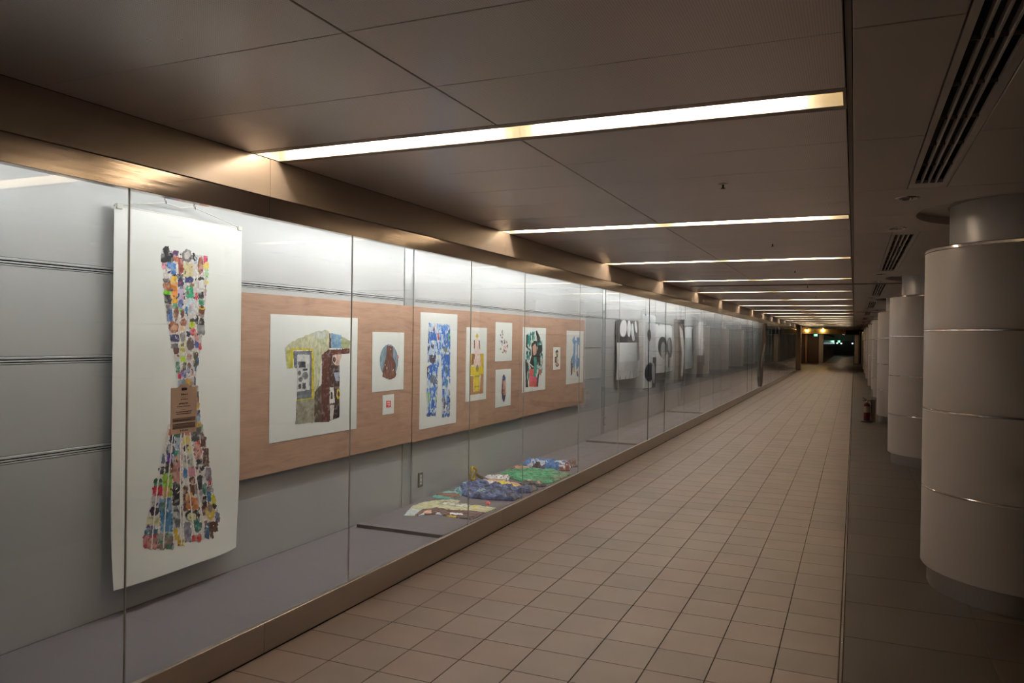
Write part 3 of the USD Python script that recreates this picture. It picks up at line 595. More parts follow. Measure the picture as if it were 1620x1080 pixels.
# ------------------------------------------------------------------ drawings: (colour, outline in millimetres on the sheet)
ART = {
 'SCROLL': [('d9cfcb', [297,1851,651,1847,632,1513,604,1292,563,1124,558,1057,463,1062,426,1105,377,1310,335,1486]), ('1c1b1f', [360,1853,356,1841,346,1831,333,1826,319,1828,309,1836,305,1847,309,1860,318,1870,332,1874,346,1873,356,1865]), ('1c1b1f', [294,1826,387,1836,388,1779,295,1771]), ('e9a3b4', [301,1775,338,1779,338,1739,302,1736]), ('3f86cf', [341,1777,403,1783,403,1744,341,1739]), ('3f86cf', [366,1745,403,1748,404,1716,367,1713]), ('ece8e2', [406,1777,435,1780,436,1719,407,1716]), ('2a1c1c', [310,1683,364,1687,364,1662,311,1658]), ('a9663f', [315,1661,369,1665,370,1616,315,1613]), ('76d321', [315,1613,370,1616,370,1587,316,1584]), ('1c1b1f', [322,1591,376,1594,377,1544,322,1542]), ('8d7f84', [334,1538,381,1540,381,1512,335,1510]), ('3e6cab', [341,1513,381,1514,382,1439,342,1438]), ('a2623f', [430,1411,425,1392,410,1378,391,1373,371,1378,356,1391,351,1409,356,1428,370,1442,389,1447,409,1443,424,1429]), ('d9a27e', [422,1407,418,1399,409,1393,396,1391,384,1393,374,1398,371,1407,374,1415,383,1421,396,1423,409,1421,418,1415]), ('39426f', [361,1366,432,1367,433,1327,362,1327]), ('77747a', [369,1314,423,1314,423,1285,370,1285]), ('6e3d26', [393,1292,434,1291,434,1250,393,1251]), ('3d8b76', [409,1210,440,1209,441,1145,410,1147]), ('cf2c4a', [425,1150,451,1149,452,1106,426,1107]), ('e4d2cf', [444,1108,461,1108,461,1079,445,1080]), ('6f4578', [380,1847,420,1852,421,1822,380,1818]), ('c4705a', [385,1818,428,1822,428,1790,386,1786]), ('9d4334', [418,1813,457,1817,458,1719,419,1716]), ('2a2730', [379,1714,456,1720,457,1694,379,1688]), ('f2c434', [362,1699,409,1703,410,1666,362,1663]), ('e48f33', [367,1666,416,1670,417,1578,368,1576]), ('efb031', [380,1589,419,1591,420,1546,381,1544]), ('2f3568', [418,1691,461,1694,462,1630,418,1627]), ('e0413f', [445,1671,443,1667,440,1664,435,1663,431,1664,427,1666,426,1670,427,1673,431,1676,435,1678,440,1677,443,1674]), ('cdb8d6', [420,1632,465,1634,466,1573,421,1571]), ('6d7fc0', [424,1571,461,1573,461,1522,425,1520]), ('4aa878', [381,1546,420,1548,420,1513,381,1512]), ('8f6246', [427,1489,424,1470,417,1456,408,1451,398,1456,391,1469,388,1487,390,1506,397,1520,407,1525,416,1521,424,1507]), ('55c030', [430,1518,461,1519,462,1490,431,1489]), ('7b4a31', [470,1490,468,1477,463,1467,455,1464,447,1467,441,1476,439,1489,441,1502,446,1511,454,1515,462,1512,468,1502]), ('9c5c40', [490,1439,486,1427,476,1418,462,1415,448,1418,437,1426,433,1437,437,1449,447,1458,461,1462,475,1459,486,1450]), ('e2a94f', [442,1414,468,1415,468,1392,442,1391]), ('8d8a8d', [438,1383,474,1384,475,1324,439,1324]), ('e3dc8f', [436,1322,480,1322,481,1260,437,1260]), ('b9e02a', [445,1244,484,1243,485,1205,445,1206]), ('1c1b1f', [459,1207,487,1206,488,1152,459,1153]), ('8581b5', [448,1158,488,1156,488,1115,448,1116]), ('77767a', [525,1835,520,1814,505,1797,484,1790,463,1793,447,1807,441,1826,447,1847,462,1863,482,1871,503,1868,519,1855]), ('cfc6bf', [509,1832,506,1820,498,1810,486,1805,474,1807,465,1816,462,1828,465,1840,473,1850,485,1855,497,1853,506,1844]), ('d8cc9a', [455,1784,531,1791,533,1708,457,1702]), ('2f3f80', [469,1703,535,1708,535,1675,470,1670]), ('9b6a38', [540,1656,538,1644,532,1636,523,1632,515,1635,509,1643,507,1654,509,1665,515,1674,523,1677,531,1675,537,1667]), ('21a573', [478,1652,535,1656,536,1587,479,1584]), ('cfe6ec', [557,1540,552,1516,539,1499,521,1492,503,1498,489,1514,484,1537,489,1559,501,1577,519,1584,538,1579,551,1562]), ('e5cdd4', [546,1535,543,1522,535,1513,524,1509,512,1512,504,1521,501,1533,504,1546,512,1555,523,1559,534,1556,543,1547]), ('3f80c0', [472,1532,493,1533,493,1483,472,1482]), ('4a4a4c', [507,1460,558,1462,558,1437,508,1435]), ('c6d733', [508,1442,549,1443,550,1400,508,1399]), ('e2475a', [516,1401,553,1401,554,1363,516,1362]), ('2b3159', [486,1392,516,1392,516,1356,487,1356]), ('66595c', [549,1309,545,1288,534,1273,518,1268,502,1273,490,1289,485,1309,489,1330,501,1345,516,1351,533,1345,545,1330]), ('b98a7c', [492,1255,529,1255,529,1217,493,1218]), ('6c4632', [530,1187,527,1177,521,1169,513,1166,504,1169,498,1177,495,1188,498,1199,504,1207,512,1209,521,1206,527,1198]), ('8a8fc0', [493,1168,521,1168,522,1133,493,1134]), ('2b2b30', [525,1855,546,1857,547,1803,526,1801]), ('7fb5dc', [546,1832,561,1833,561,1791,546,1790]), ('a0644b', [612,1783,609,1753,601,1731,590,1722,579,1729,571,1750,567,1779,570,1808,577,1830,589,1839,600,1832,609,1811]), ('c98f76', [608,1779,606,1764,600,1753,592,1748,583,1751,577,1761,575,1776,577,1791,583,1802,591,1807,599,1804,605,1793]), ('e0416b', [612,1847,647,1850,647,1805,613,1802]), ('f3cf1f', [613,1800,654,1804,655,1768,613,1765]), ('b6dfae', [624,1765,653,1768,654,1709,625,1707]), ('efd428', [626,1693,655,1695,655,1675,626,1673]), ('1c1b1f', [568,1712,620,1716,620,1693,568,1690]), ('efece8', [571,1692,618,1695,619,1623,572,1620]), ('d6405a', [550,1617,569,1618,570,1574,551,1573]), ('1c1b1f', [572,1618,619,1621,619,1584,572,1582]), ('2a9c72', [580,1579,622,1581,622,1548,580,1547]), ('6d3a2a', [629,1509,626,1489,617,1474,604,1468,590,1473,580,1487,577,1507,580,1527,589,1542,602,1548,616,1543,626,1529]), ('f0c92c', [581,1528,629,1530,629,1518,581,1516]), ('b58f8f', [626,1666,643,1667,644,1599,627,1598]), ('1c1b1f', [557,1487,576,1487,577,1425,558,1425]), ('2d2d33', [582,1467,630,1469,631,1426,582,1425]), ('8f8f93', [569,1427,633,1428,634,1367,570,1366]), ('d89a94', [548,1384,581,1385,581,1329,549,1329]), ('4d5fa8', [552,1326,582,1326,582,1282,553,1282]), ('d83545', [582,1324,608,1324,609,1270,582,1270]), ('4d4a2e', [541,1263,580,1263,582,1169,543,1170]), ('3f72b4', [568,1229,588,1229,589,1198,568,1198]), ('2d6f90', [549,1185,565,1185,566,1148,549,1148]), ('94603a', [462,1108,515,1105,515,1066,463,1069]), ('c1b1c4', [516,1108,559,1106,559,1062,516,1065]), ('1c1b1f', [550,1129,563,1128,564,1057,551,1058]), ('c0473f', [530,1163,543,1163,543,1125,530,1126]), ('ddd6d2', [355,854,627,828,691,558,772,201,697,142,619,122,487,139,405,136,395,128,188,175,203,288,254,477,315,662]), ('5c6384', [306,684,338,680,339,624,307,628]), ('1c1b1f', [290,617,333,611,333,567,291,574]), ('1c6e4a', [261,559,321,549,322,486,262,496]), ('c4243c', [249,511,321,499,322,445,250,458]), ('cfc8cc', [246,458,321,444,321,387,247,401]), ('33233f', [302,362,298,350,285,343,268,343,252,350,239,362,235,376,239,388,251,395,268,395,285,388,297,376]), ('d5cf9f', [214,347,300,329,301,279,215,298]), ('6a3f93', [211,300,265,288,265,266,211,278]), ('27607a', [199,289,286,270,287,222,199,242]), ('b3303a', [187,254,287,231,288,151,188,175]), ('cb8d83', [212,234,274,220,275,155,213,170]), ('d3702e', [360,829,387,826,387,780,361,783]), ('232a55', [410,756,407,741,400,731,390,729,380,734,373,745,370,760,372,774,379,784,389,787,399,782,407,771]), ('3b4370', [411,695,406,679,394,669,378,666,361,673,349,687,345,703,349,719,361,729,377,732,394,725,406,712]), ('dcd7d8', [397,701,395,691,388,684,378,682,368,686,360,695,358,706,360,716,367,723,377,725,387,721,394,712]), ('6a35a8', [352,673,396,667,397,614,353,620]), ('231e20', [341,638,400,629,401,564,342,573]), ('a06a55', [372,605,399,601,400,526,373,530]), ('8fbe2a', [325,577,390,567,392,424,327,436]), ('d2a84a', [328,496,374,488,375,426,329,434]), ('c08a6a', [367,454,366,445,361,439,354,438,348,442,343,449,341,458,343,467,347,472,354,474,360,470,365,463]), ('4582ad', [301,437,392,421,395,226,304,246]), ('6d8a78', [310,411,340,406,341,356,311,362]), ('8a7468', [278,247,395,221,397,123,279,151]), ('2f7560', [296,212,334,203,335,171,296,180]), ('2f7560', [344,229,378,221,378,196,345,204]), ('25795a', [335,164,389,151,389,132,335,145]), ('9fb9d0', [412,785,452,780,453,692,413,697]), ('2b2d52', [452,788,464,786,465,743,452,744]), ('1f9080', [400,697,449,691,450,614,401,621]), ('d09a86', [447,646,445,638,437,633,427,633,417,636,410,643,407,652,409,659,417,664,427,665,437,661,444,654]), ('c4887b', [398,637,463,628,465,496,400,507]), ('1e1c1d', [396,509,454,499,456,368,397,379]), ('b9b9b9', [395,381,469,367,472,222,397,238]), ('454549', [443,347,440,338,433,333,423,333,412,337,405,345,402,355,405,363,412,368,422,369,432,364,440,356]), ('5a5a5e', [468,313,465,301,458,293,449,291,439,297,432,307,429,321,432,333,439,341,448,342,458,337,465,326]), ('6c6c70', [466,259,463,245,452,237,437,236,423,243,412,256,408,271,411,285,422,293,437,294,451,287,462,274]), ('d3ad1f', [431,223,429,213,423,207,415,205,408,210,402,219,399,230,401,241,407,247,415,248,423,244,429,235]), ('d3ad1f', [404,215,442,207,442,163,405,172]), ('d3ad1f', [424,175,475,163,476,121,425,133]), ('b03040', [449,745,464,743,466,631,450,633]), ('dbbf3d', [471,789,523,783,524,715,472,722]), ('22211f', [525,692,521,680,512,672,500,670,487,675,477,685,474,698,477,711,486,719,499,721,512,716,521,705]), ('d6cf75', [539,679,537,666,530,657,521,655,511,659,504,670,502,683,504,696,511,705,520,707,529,703,536,692]), ('c5c4bd', [474,662,553,652,555,569,476,581]), ('8e8f8a', [526,619,523,608,517,601,507,600,498,604,491,613,489,624,491,635,498,642,507,643,516,639,523,630]), ('3f7cb8', [474,581,508,576,509,521,474,526]), ('c98a98', [508,585,578,575,579,515,509,527]), ('4d2a22', [570,495,567,484,558,478,547,477,535,482,526,491,523,502,526,513,534,520,546,521,558,516,567,506]), ('d79c90', [562,493,560,485,555,481,548,480,542,483,537,489,535,497,537,504,541,508,548,509,555,506,560,500]), ('633a1e', [477,481,514,475,516,314,479,321]), ('6a3c1d', [523,479,585,469,586,400,524,411]), ('dda24a', [491,431,547,421,548,366,492,377]), ('c97a3a', [496,405,600,386,601,312,498,332]), ('3a2a22', [501,386,543,378,544,367,502,375]), ('202020', [607,273,599,255,577,246,548,247,518,259,497,277,489,297,496,314,517,323,547,323,576,312,598,293]), ('d8d39c', [578,273,573,262,561,255,543,256,525,263,512,274,507,288,512,299,525,305,542,305,560,298,573,286]), ('8a8699', [478,264,531,252,533,133,480,146]), ('1f7868', [621,209,616,192,603,183,584,182,565,191,551,207,546,225,550,242,564,252,583,253,602,244,616,228]), ('c3372f', [537,179,610,163,611,116,538,134]), ('46484a', [533,786,601,779,602,725,533,733]), ('dc4148', [620,668,616,640,604,621,587,616,570,626,558,648,553,677,557,704,569,723,586,729,603,719,615,697]), ('d39a8e', [564,713,610,707,611,618,565,624]), ('28272a', [573,623,627,616,628,551,574,559]), ('d8d4d3', [592,587,656,578,657,479,594,489]), ('2a2a2d', [607,574,641,569,642,543,608,548]), ('36353a', [584,522,624,516,626,426,585,433]), ('20796c', [625,467,664,461,665,395,626,402]), ('33221d', [629,392,661,386,662,321,630,327]), ('bfbab8', [590,432,629,426,630,351,591,358]), ('6a2d22', [618,332,657,325,658,262,619,269]), ('dab640', [727,275,722,251,708,235,689,232,670,243,656,264,650,290,655,314,669,329,688,332,707,322,721,301]), ('8a7a80', [710,298,707,287,699,280,688,279,678,285,670,294,667,306,669,317,677,324,688,325,699,320,707,310]), ('58301f', [668,231,753,213,755,142,669,162]), ('58301f', [682,160,712,153,712,115,682,122]), ('37628a', [637,230,678,221,680,117,638,127]), ('9a6a5c', [631,242,662,236,662,208,632,215]), ('4a281b', [634,762,632,754,626,749,619,747,610,750,605,757,602,766,604,774,610,779,618,781,626,778,632,771]), ('5a3122', [609,756,653,751,654,683,610,689]), ('5a3122', [630,679,677,673,679,560,631,567]), ('7d6f7d', [651,560,703,553,704,469,652,478]), ('c33448', [672,478,704,473,704,449,672,454]), ('a9a5a5', [653,451,714,441,715,395,653,406]), ('336f98', [665,408,699,402,700,338,666,344]), ('d7cb26', [698,383,738,376,738,323,699,330]), ('2a2826', [709,330,741,324,742,290,710,296]), ('7d8496', [727,272,770,263,771,202,728,211]), ('a8c4bb', [589,832,627,828,628,783,589,787])],
 'TSHIRT': [('c6c7a4', [141,644,187,680,283,716,440,756,605,783,645,766,655,640,556,564,497,101,438,97,266,104,277,277,449,275,457,632,215,639,238,505,174,502]), ('c0bd62', [168,635,215,635,238,505,174,502]), ('9a9683', [277,277,464,274,536,431,504,100,266,102]), ('5a4a3a', [478,320,570,391,576,91,482,97]), ('d8c420', [212,645,464,644,464,627,213,629]), ('d0c030', [212,645,237,645,240,507,215,508]), ('d8c420', [439,637,464,637,471,273,446,275]), ('d3bf2a', [277,286,471,294,471,273,277,271]), ('6f7480', [236,627,439,625,446,284,280,281,276,504,245,505]), ('d6d7d6', [278,599,416,599,421,342,283,336]), ('333338', [293,551,371,549,371,522,293,524]), ('444448', [300,528,374,526,375,505,301,507]), ('55555a', [323,468,320,458,314,452,305,450,296,453,290,460,287,469,290,478,296,484,305,487,313,484,320,477]), ('444448', [343,499,394,498,394,484,344,485]), ('7d7d80', [402,446,398,432,386,422,370,419,354,424,342,434,337,449,341,462,353,472,369,475,385,471,397,460]), ('66666a', [342,421,339,411,331,405,319,403,307,406,299,413,295,423,298,432,307,438,318,440,330,437,339,430]), ('3c3c40', [296,390,324,389,325,355,297,356]), ('505054', [338,398,377,396,378,352,339,354]), ('c5cbc0', [622,744,609,729,576,717,530,713,485,717,452,728,440,743,451,758,484,770,529,775,575,771,609,760]), ('5b2f24', [645,757,661,757,668,640,647,640]), ('7fa8c8', [665,759,798,743,792,639,668,642]), ('a9b184', [798,734,919,699,909,638,792,639]), ('5f3022', [555,593,639,635,909,638,910,598,688,589,657,562,663,85,565,89]), ('46291e', [653,596,776,595,786,108,663,93]), ('e3c4b4', [688,591,809,597,770,509,721,512,685,542]), ('46291e', [728,555,726,543,720,535,710,532,701,535,694,544,692,556,694,568,700,576,709,579,719,576,726,567]), ('a9b3cc', [706,456,771,459,772,390,732,392]), ('e4e2df', [658,348,705,346,727,227,660,224]), ('333333', [670,309,693,307,694,258,671,260]), ('d9bd22', [791,289,788,268,779,253,767,248,755,255,746,271,742,292,745,313,753,328,765,333,778,326,787,310]), ('4a3a20', [784,291,783,281,778,273,771,271,765,274,760,282,758,293,760,303,764,310,771,313,777,309,782,302]), ('cfcac5', [664,212,719,212,706,101,666,99]), ('1b1d22', [739,194,784,198,786,111,741,109])],
 'OVAL': [('7f99a8', [398,250,391,204,371,164,338,132,297,113,251,108,206,117,165,139,132,172,111,212,103,256,109,300,128,340,159,371,199,391,244,398,290,391,332,370,367,337,389,296]), ('6b4338', [215,385,311,374,307,286,356,225,345,104,249,96,148,124,173,230,203,288]), ('7a5040', [372,135,358,113,319,99,265,95,212,104,173,121,159,143,172,164,210,178,263,182,317,175,357,157]), ('d88a90', [403,285,401,273,395,265,386,262,378,265,371,274,369,285,371,297,377,305,385,308,394,305,400,296])],
 'SEAL': [('d83a38', [49,119,125,114,127,54,50,60]), ('f0d8d4', [65,108,112,104,112,95,66,99]), ('f0d8d4', [66,90,112,86,113,79,66,82]), ('f0d8d4', [77,74,104,72,105,66,77,68])],
 'JEANSM': [('', [144,980,567,978,583,577,587,83,422,80,404,481,364,683,335,483,307,101,113,118,125,448,129,741])],
 'JEANS': [('2a63b8', [152,904,290,884,303,815,159,812]), ('2f66bd', [428,880,541,887,572,795,454,773]), ('4a3540', [152,687,296,673,280,602,169,612]), ('3069c0', [154,589,298,590,282,524,178,522]), ('2a63b8', [433,682,563,686,573,577,471,586]), ('6a6f80', [174,490,328,489,314,401,191,418]), ('777a55', [408,750,513,747,527,702,468,688]), ('b03a40', [308,886,344,885,351,818,319,820]), ('4fb052', [526,892,560,892,562,807,533,807]), ('9ec86a', [141,333,183,325,179,238,148,240]), ('a9cf72', [288,280,318,275,308,218,285,219]), ('6a4a48', [444,264,487,262,485,143,452,145]), ('5a4a55', [552,235,583,232,585,140,561,142]), ('2d62c0', [213,269,280,253,269,171,224,180]), ('3c55a0', [123,144,299,135,293,95,134,105]), ('3560b0', [421,108,587,100,588,65,422,74]), ('5d3a40', [122,579,148,576,146,491,124,492]), ('55707a', [471,569,530,565,528,493,485,500]), ('4a8fb0', [475,444,539,441,536,361,484,364]), ('45455a', [134,774,171,768,166,725,136,725]), ('453f5a', [193,774,237,784,245,740,201,735]), ('5b8fd0', [356,963,555,967,544,944,380,924]), ('9a6068', [232,955,266,955,258,895,236,894])],
 'YELLOW': [('e3c23a', [194,667,247,716,293,667,263,655]), ('caa02f', [78,491,199,496,203,374,122,370,76,269]), ('d4ad33', [310,492,412,493,419,274,359,276,326,432]), ('efd9cf', [322,547,319,508,306,473,287,448,262,435,236,436,211,450,190,475,176,509,170,548,174,586,186,620,205,646,229,659,255,659,281,646,302,620,316,586]), ('8a5a40', [168,636,195,636,192,545,165,545]), ('8a5a40', [283,637,311,628,320,538,297,544]), ('84502f', [139,491,194,484,180,399,122,370]), ('ecd0c6', [174,435,311,445,356,369,259,323,176,362]), ('e0c61c', [82,365,176,362,259,323,356,369,405,331,408,256,317,259,322,98,253,83,183,106,165,265,79,268]), ('a97a4e', [85,262,165,263,178,94,90,69]), ('b98a5c', [345,277,416,274,413,74,322,85]), ('b08050', [89,99,413,93,414,65,91,63]), ('8a8a30', [292,335,288,316,277,303,260,298,243,304,231,318,226,337,230,356,241,370,258,375,275,369,287,355]), ('a89a2a', [206,263,317,264,317,242,207,241]), ('b29a20', [204,153,320,152,321,140,204,139]), ('d8a0a0', [288,478,286,473,281,469,274,468,267,469,262,473,260,478,262,484,267,487,274,489,281,487,286,483])],
 'SPOT': [('9aa29a', [220,322,216,303,204,290,187,285,170,289,157,303,152,321,156,339,168,353,185,358,202,354,215,340]), ('5b7fa0', [152,295,150,287,142,281,132,279,121,281,113,287,110,294,112,302,120,308,131,310,141,308,149,303]), ('8a6a5a', [217,264,212,256,198,250,179,248,160,250,146,255,141,263,146,271,159,277,178,279,197,277,212,272]), ('3a4a8a', [198,226,192,217,177,211,155,209,134,211,118,217,112,226,117,234,133,240,154,242,176,240,192,234]), ('b59a8a', [257,235,253,225,244,219,231,216,219,219,209,225,205,235,208,244,217,251,230,253,243,251,253,244]), ('a9a5b5', [219,191,215,180,201,172,182,169,163,172,149,180,143,191,148,202,162,210,180,213,200,210,214,202]), ('e0552f', [293,159,286,148,269,139,244,137,220,140,202,148,195,159,201,170,219,178,243,181,267,178,286,170]), ('3f9a68', [175,135,172,125,161,119,146,117,131,119,119,126,115,135,119,144,130,151,145,153,160,151,171,144]), ('6a5a55', [270,211,267,200,258,192,245,190,232,193,223,200,219,211,222,221,231,229,244,232,257,229,266,221]), ('b07a6a', [328,208,324,199,314,192,299,190,285,192,274,199,270,208,274,217,284,224,298,227,313,224,323,218]), ('8a5a50', [350,165,346,153,334,145,318,141,302,145,289,154,285,166,289,178,300,186,316,189,333,186,345,177]), ('c05a4a', [260,121,257,110,246,102,231,100,217,103,206,111,201,121,205,132,215,139,230,142,245,139,256,131]), ('b9a58a', [313,107,309,94,297,84,281,81,265,85,253,95,248,108,252,121,263,131,279,134,296,131,308,121]), ('7a8a8a', [235,100,231,92,220,86,204,84,188,87,176,93,172,100,176,108,187,114,203,116,219,114,231,108])],
 'SHOE': [('3f3d5c', [284,204,283,159,277,117,267,84,253,60,237,49,219,50,203,64,187,89,175,124,167,165,163,210,164,255,169,295,179,329,193,353,209,365,226,364,243,351,258,325,271,291,280,249]), ('d3a594', [178,292,254,299,284,255,286,137,222,125,189,175]), ('b0705a', [168,197,245,193,272,149,209,121]), ('566090', [176,344,266,341,267,298,185,291]), ('352f45', [189,175,188,154,182,139,174,134,166,140,159,156,156,177,158,198,163,213,171,218,180,212,186,196])],
 'GREEN': [('D2a8f88', [132,703,340,752,528,695,627,625,667,435,643,197,548,177,490,39,125,58,85,376,130,579]), ('D6655c', [206,271,325,313,453,181,518,131,521,37,220,59]), ('d9705f', [529,260,608,270,612,175,547,201]), ('e8607f', [245,189,453,181,462,122,256,132]), ('24211f', [285,579,375,630,453,613,474,461,495,320,357,277,266,280,275,441]), ('d9a796', [310,555,392,590,446,543,437,462,351,440,319,486]), ('2b2624', [313,486,351,440,266,280,218,350]), ('262826', [402,741,448,753,568,660,532,590,469,601]), ('252625', [486,566,629,578,639,483,569,460,590,318,518,296,459,438]), ('2a2c2a', [84,387,173,374,176,283,150,182,199,54,111,54]), ('3a4a46', [103,692,155,704,152,545,257,521,228,499,93,545]), ('24302c', [484,203,534,213,525,108,506,38,458,64]), ('3c968c', [352,416,429,427,481,274,392,154,345,185,372,277]), ('ebe7e0', [129,381,356,301,387,288,326,296,129,364])],
 'TINY': [('3c2418', [194,227,187,207,166,192,136,187,107,193,85,208,76,229,83,249,104,263,133,269,163,263,185,248]), ('c9b060', [191,209,185,198,169,190,147,187,125,191,108,199,102,210,107,221,123,228,145,231,168,228,185,220]), ('8a6a30', [109,207,180,206,182,162,111,163]), ('5a3a28', [50,176,139,175,124,88,54,90]), ('cbb79f', [194,124,190,105,175,92,155,87,134,93,118,107,112,126,117,144,131,158,152,162,172,157,188,143]), ('6a4028', [215,63,206,48,182,38,148,35,114,40,89,51,79,66,88,81,112,91,145,94,180,89,205,78]), ('d0c090', [172,68,168,59,156,52,140,50,124,53,112,60,107,70,111,79,123,86,139,88,155,85,167,78])],
 'BLUE': [('6f9fd0', [211,606,315,679,371,593,368,394,383,314,335,209,215,226,161,306,209,370,274,422,281,553]), ('5c93cb', [417,653,520,660,577,607,568,526,471,553,469,419,479,365,555,337,538,243,430,179,394,260,409,380,428,419]), ('7fa9d5', [441,590,434,578,416,570,391,566,365,570,346,578,339,590,345,601,363,610,389,613,414,610,433,601]), ('6b5348', [173,292,272,290,247,132,181,102]), ('c5c27a', [282,230,375,221,358,155,298,150]), ('8a4a48', [418,166,499,183,516,82,450,98]), ('7f96a8', [171,351,269,369,292,289,162,286])],
 'C_TEE': [('b9b78e', [188,269,548,138,733,144,959,311,929,422,847,429,838,540,801,594,827,644,815,840,676,841,605,821,386,849,332,825,323,725,342,596,361,464,213,346]), ('b7c3c8', [188,269,398,185,451,287,232,355]), ('553428', [232,355,430,307,564,384,547,532,605,821,386,849,332,825,323,725,342,596,339,449]), ('d9a894', [318,379,426,358,431,396,364,441]), ('cdd6e0', [227,372,332,378,292,415,244,416]), ('aebbc4', [350,470,400,482,349,555,331,548]), ('d9d9de', [434,576,454,690,389,717,389,603]), ('c9a92e', [353,590,357,681,320,693,313,624]), ('8a8a80', [685,309,851,304,847,429,788,601,672,625,659,507]), ('c9cbbb', [703,342,820,343,782,590,695,607,684,494]), ('77766a', [792,386,802,502,745,518,756,413]), ('2c2522', [323,725,332,825,404,828,378,722]), ('c9b24a', [699,646,827,644,807,668,683,675])],
 'C_HAT': [('62a8a0', [993,90,1121,90,1276,103,1251,239,1160,316,987,333,929,254,932,125]), ('6d4232', [1026,95,1096,124,1158,242,1139,312,996,328,953,233])],
 'C_RED': [('c94a40', [965,654,1016,655,988,700,918,726,902,695])],
 'C_JEANS': [('33436b', [1310,138,1741,90,1848,90,1756,222,1709,570,1756,847,1752,860,1555,860,1473,675,1367,860,1146,860,1094,634,1095,429,1150,320,1209,215]), ('5f8f92', [1310,138,1536,100,1150,320,1209,215]), ('2e4048', [1565,344,1601,412,1437,471,1433,418]), ('8fa896', [1224,419,1376,445,1347,478,1160,469]), ('2b4658', [1347,478,1426,541,1286,624,1216,576]), ('8d9a8a', [1605,514,1709,523,1546,587,1511,566]), ('4c5160', [1241,707,1257,823,1363,857,1163,860,1158,675]), ('5a5550', [1724,787,1744,860,1582,860]), ('3c5a88', [1649,643,1672,781,1609,798,1585,680])],
 'C_YELLOW': [('c99a7c', [1748,158,1884,160,1953,186,1987,250,1994,365,1962,458,1886,616,1733,616,1697,500,1681,374,1694,253]), ('d9d3de', [1803,160,1897,183,1869,335,1759,376,1736,232]), ('dcc62c', [1844,337,2011,397,1872,440,1790,629,1725,601,1698,424,1694,349]), ('d3a72f', [1949,178,1996,246,1952,286,1905,219])],
 'C_SPOT': [('d8d3d3', [2117,90,2232,90,2164,156,2242,192,2245,252,2304,307,2064,393,2074,309,2024,192]), ('2b2728', [2165,90,2193,90,2135,102]), ('2b2728', [2194,101,2222,110,2164,134]), ('2b2728', [2105,174,2133,183,2076,206]), ('2b2728', [2173,172,2201,182,2144,204]), ('2b2728', [2167,216,2196,225,2138,248]), ('2b2728', [2120,268,2148,277,2092,299]), ('2b2728', [2198,273,2226,282,2168,304]), ('2b2728', [2183,320,2211,330,2154,351]), ('2b2728', [2094,345,2121,354,2065,376]), ('2b2728', [2090,232,2118,241,2061,263]), ('2b2728', [2115,118,2143,127,2086,150]), ('b3493f', [2159,275,2188,287,2094,325])],
 'C_SHOE': [('33292a', [1962,560,2138,636,2113,742,1971,860,1900,855,1885,739,1899,639]), ('c9a39c', [2015,609,2124,641,2066,684,1993,647]), ('c08e88', [2017,714,2093,736,1960,803,1986,755])],
 'C_GREEN': [('2c8a5a', [2318,167,2548,135,2707,192,2819,314,2847,451,2890,591,2807,674,2698,860,2511,860,2261,860,2088,828,2093,654,2092,499,2239,295]), ('2f7a50', [2472,169,2679,225,2747,386,2581,372,2376,274]), ('4d7a5c', [2795,534,2719,858,2605,860,2632,638]), ('7a7f5a', [2480,746,2584,860,2265,860,2281,802])],
 'C_PEACH': [('b07f5e', [2788,97,2896,110,2972,251,2867,305,2779,203]), ('5a4a38', [2788,97,2880,106,2787,157])],
 'C_BLUE': [('4a76b0', [2990,156,3286,110,3402,186,3301,338,3330,458,3390,567,3151,706,2925,775,2865,663,2902,493,2956,408,2982,268]), ('c3ccd4', [3211,174,3221,258,3120,397,3014,428,3043,254]), ('7a5560', [3381,149,3420,179,3286,244,3266,207]), ('c9cdd2', [3227,464,3330,524,3150,579,3117,517]), ('7d3f35', [3028,603,3291,581,3090,717,2914,779,2867,668]), ('c9cfc9', [3301,599,3298,660,3011,755]), ('4a2f2a', [3010,257,3007,441,2947,454,2959,289])],
 'C_BROWN': [('6a5048', [3395,577,3542,579,3544,650,3247,757,3140,710])],
}

# ------------------------------------------------------------------ painted prints: colours on a fine grid of points
def field(U, V, sx, sy, seed, octaves=3):
    return meshkit.fbm(np.stack([U / sx, V / sy, np.full_like(U, seed * 7.3)], -1), octaves, seed)

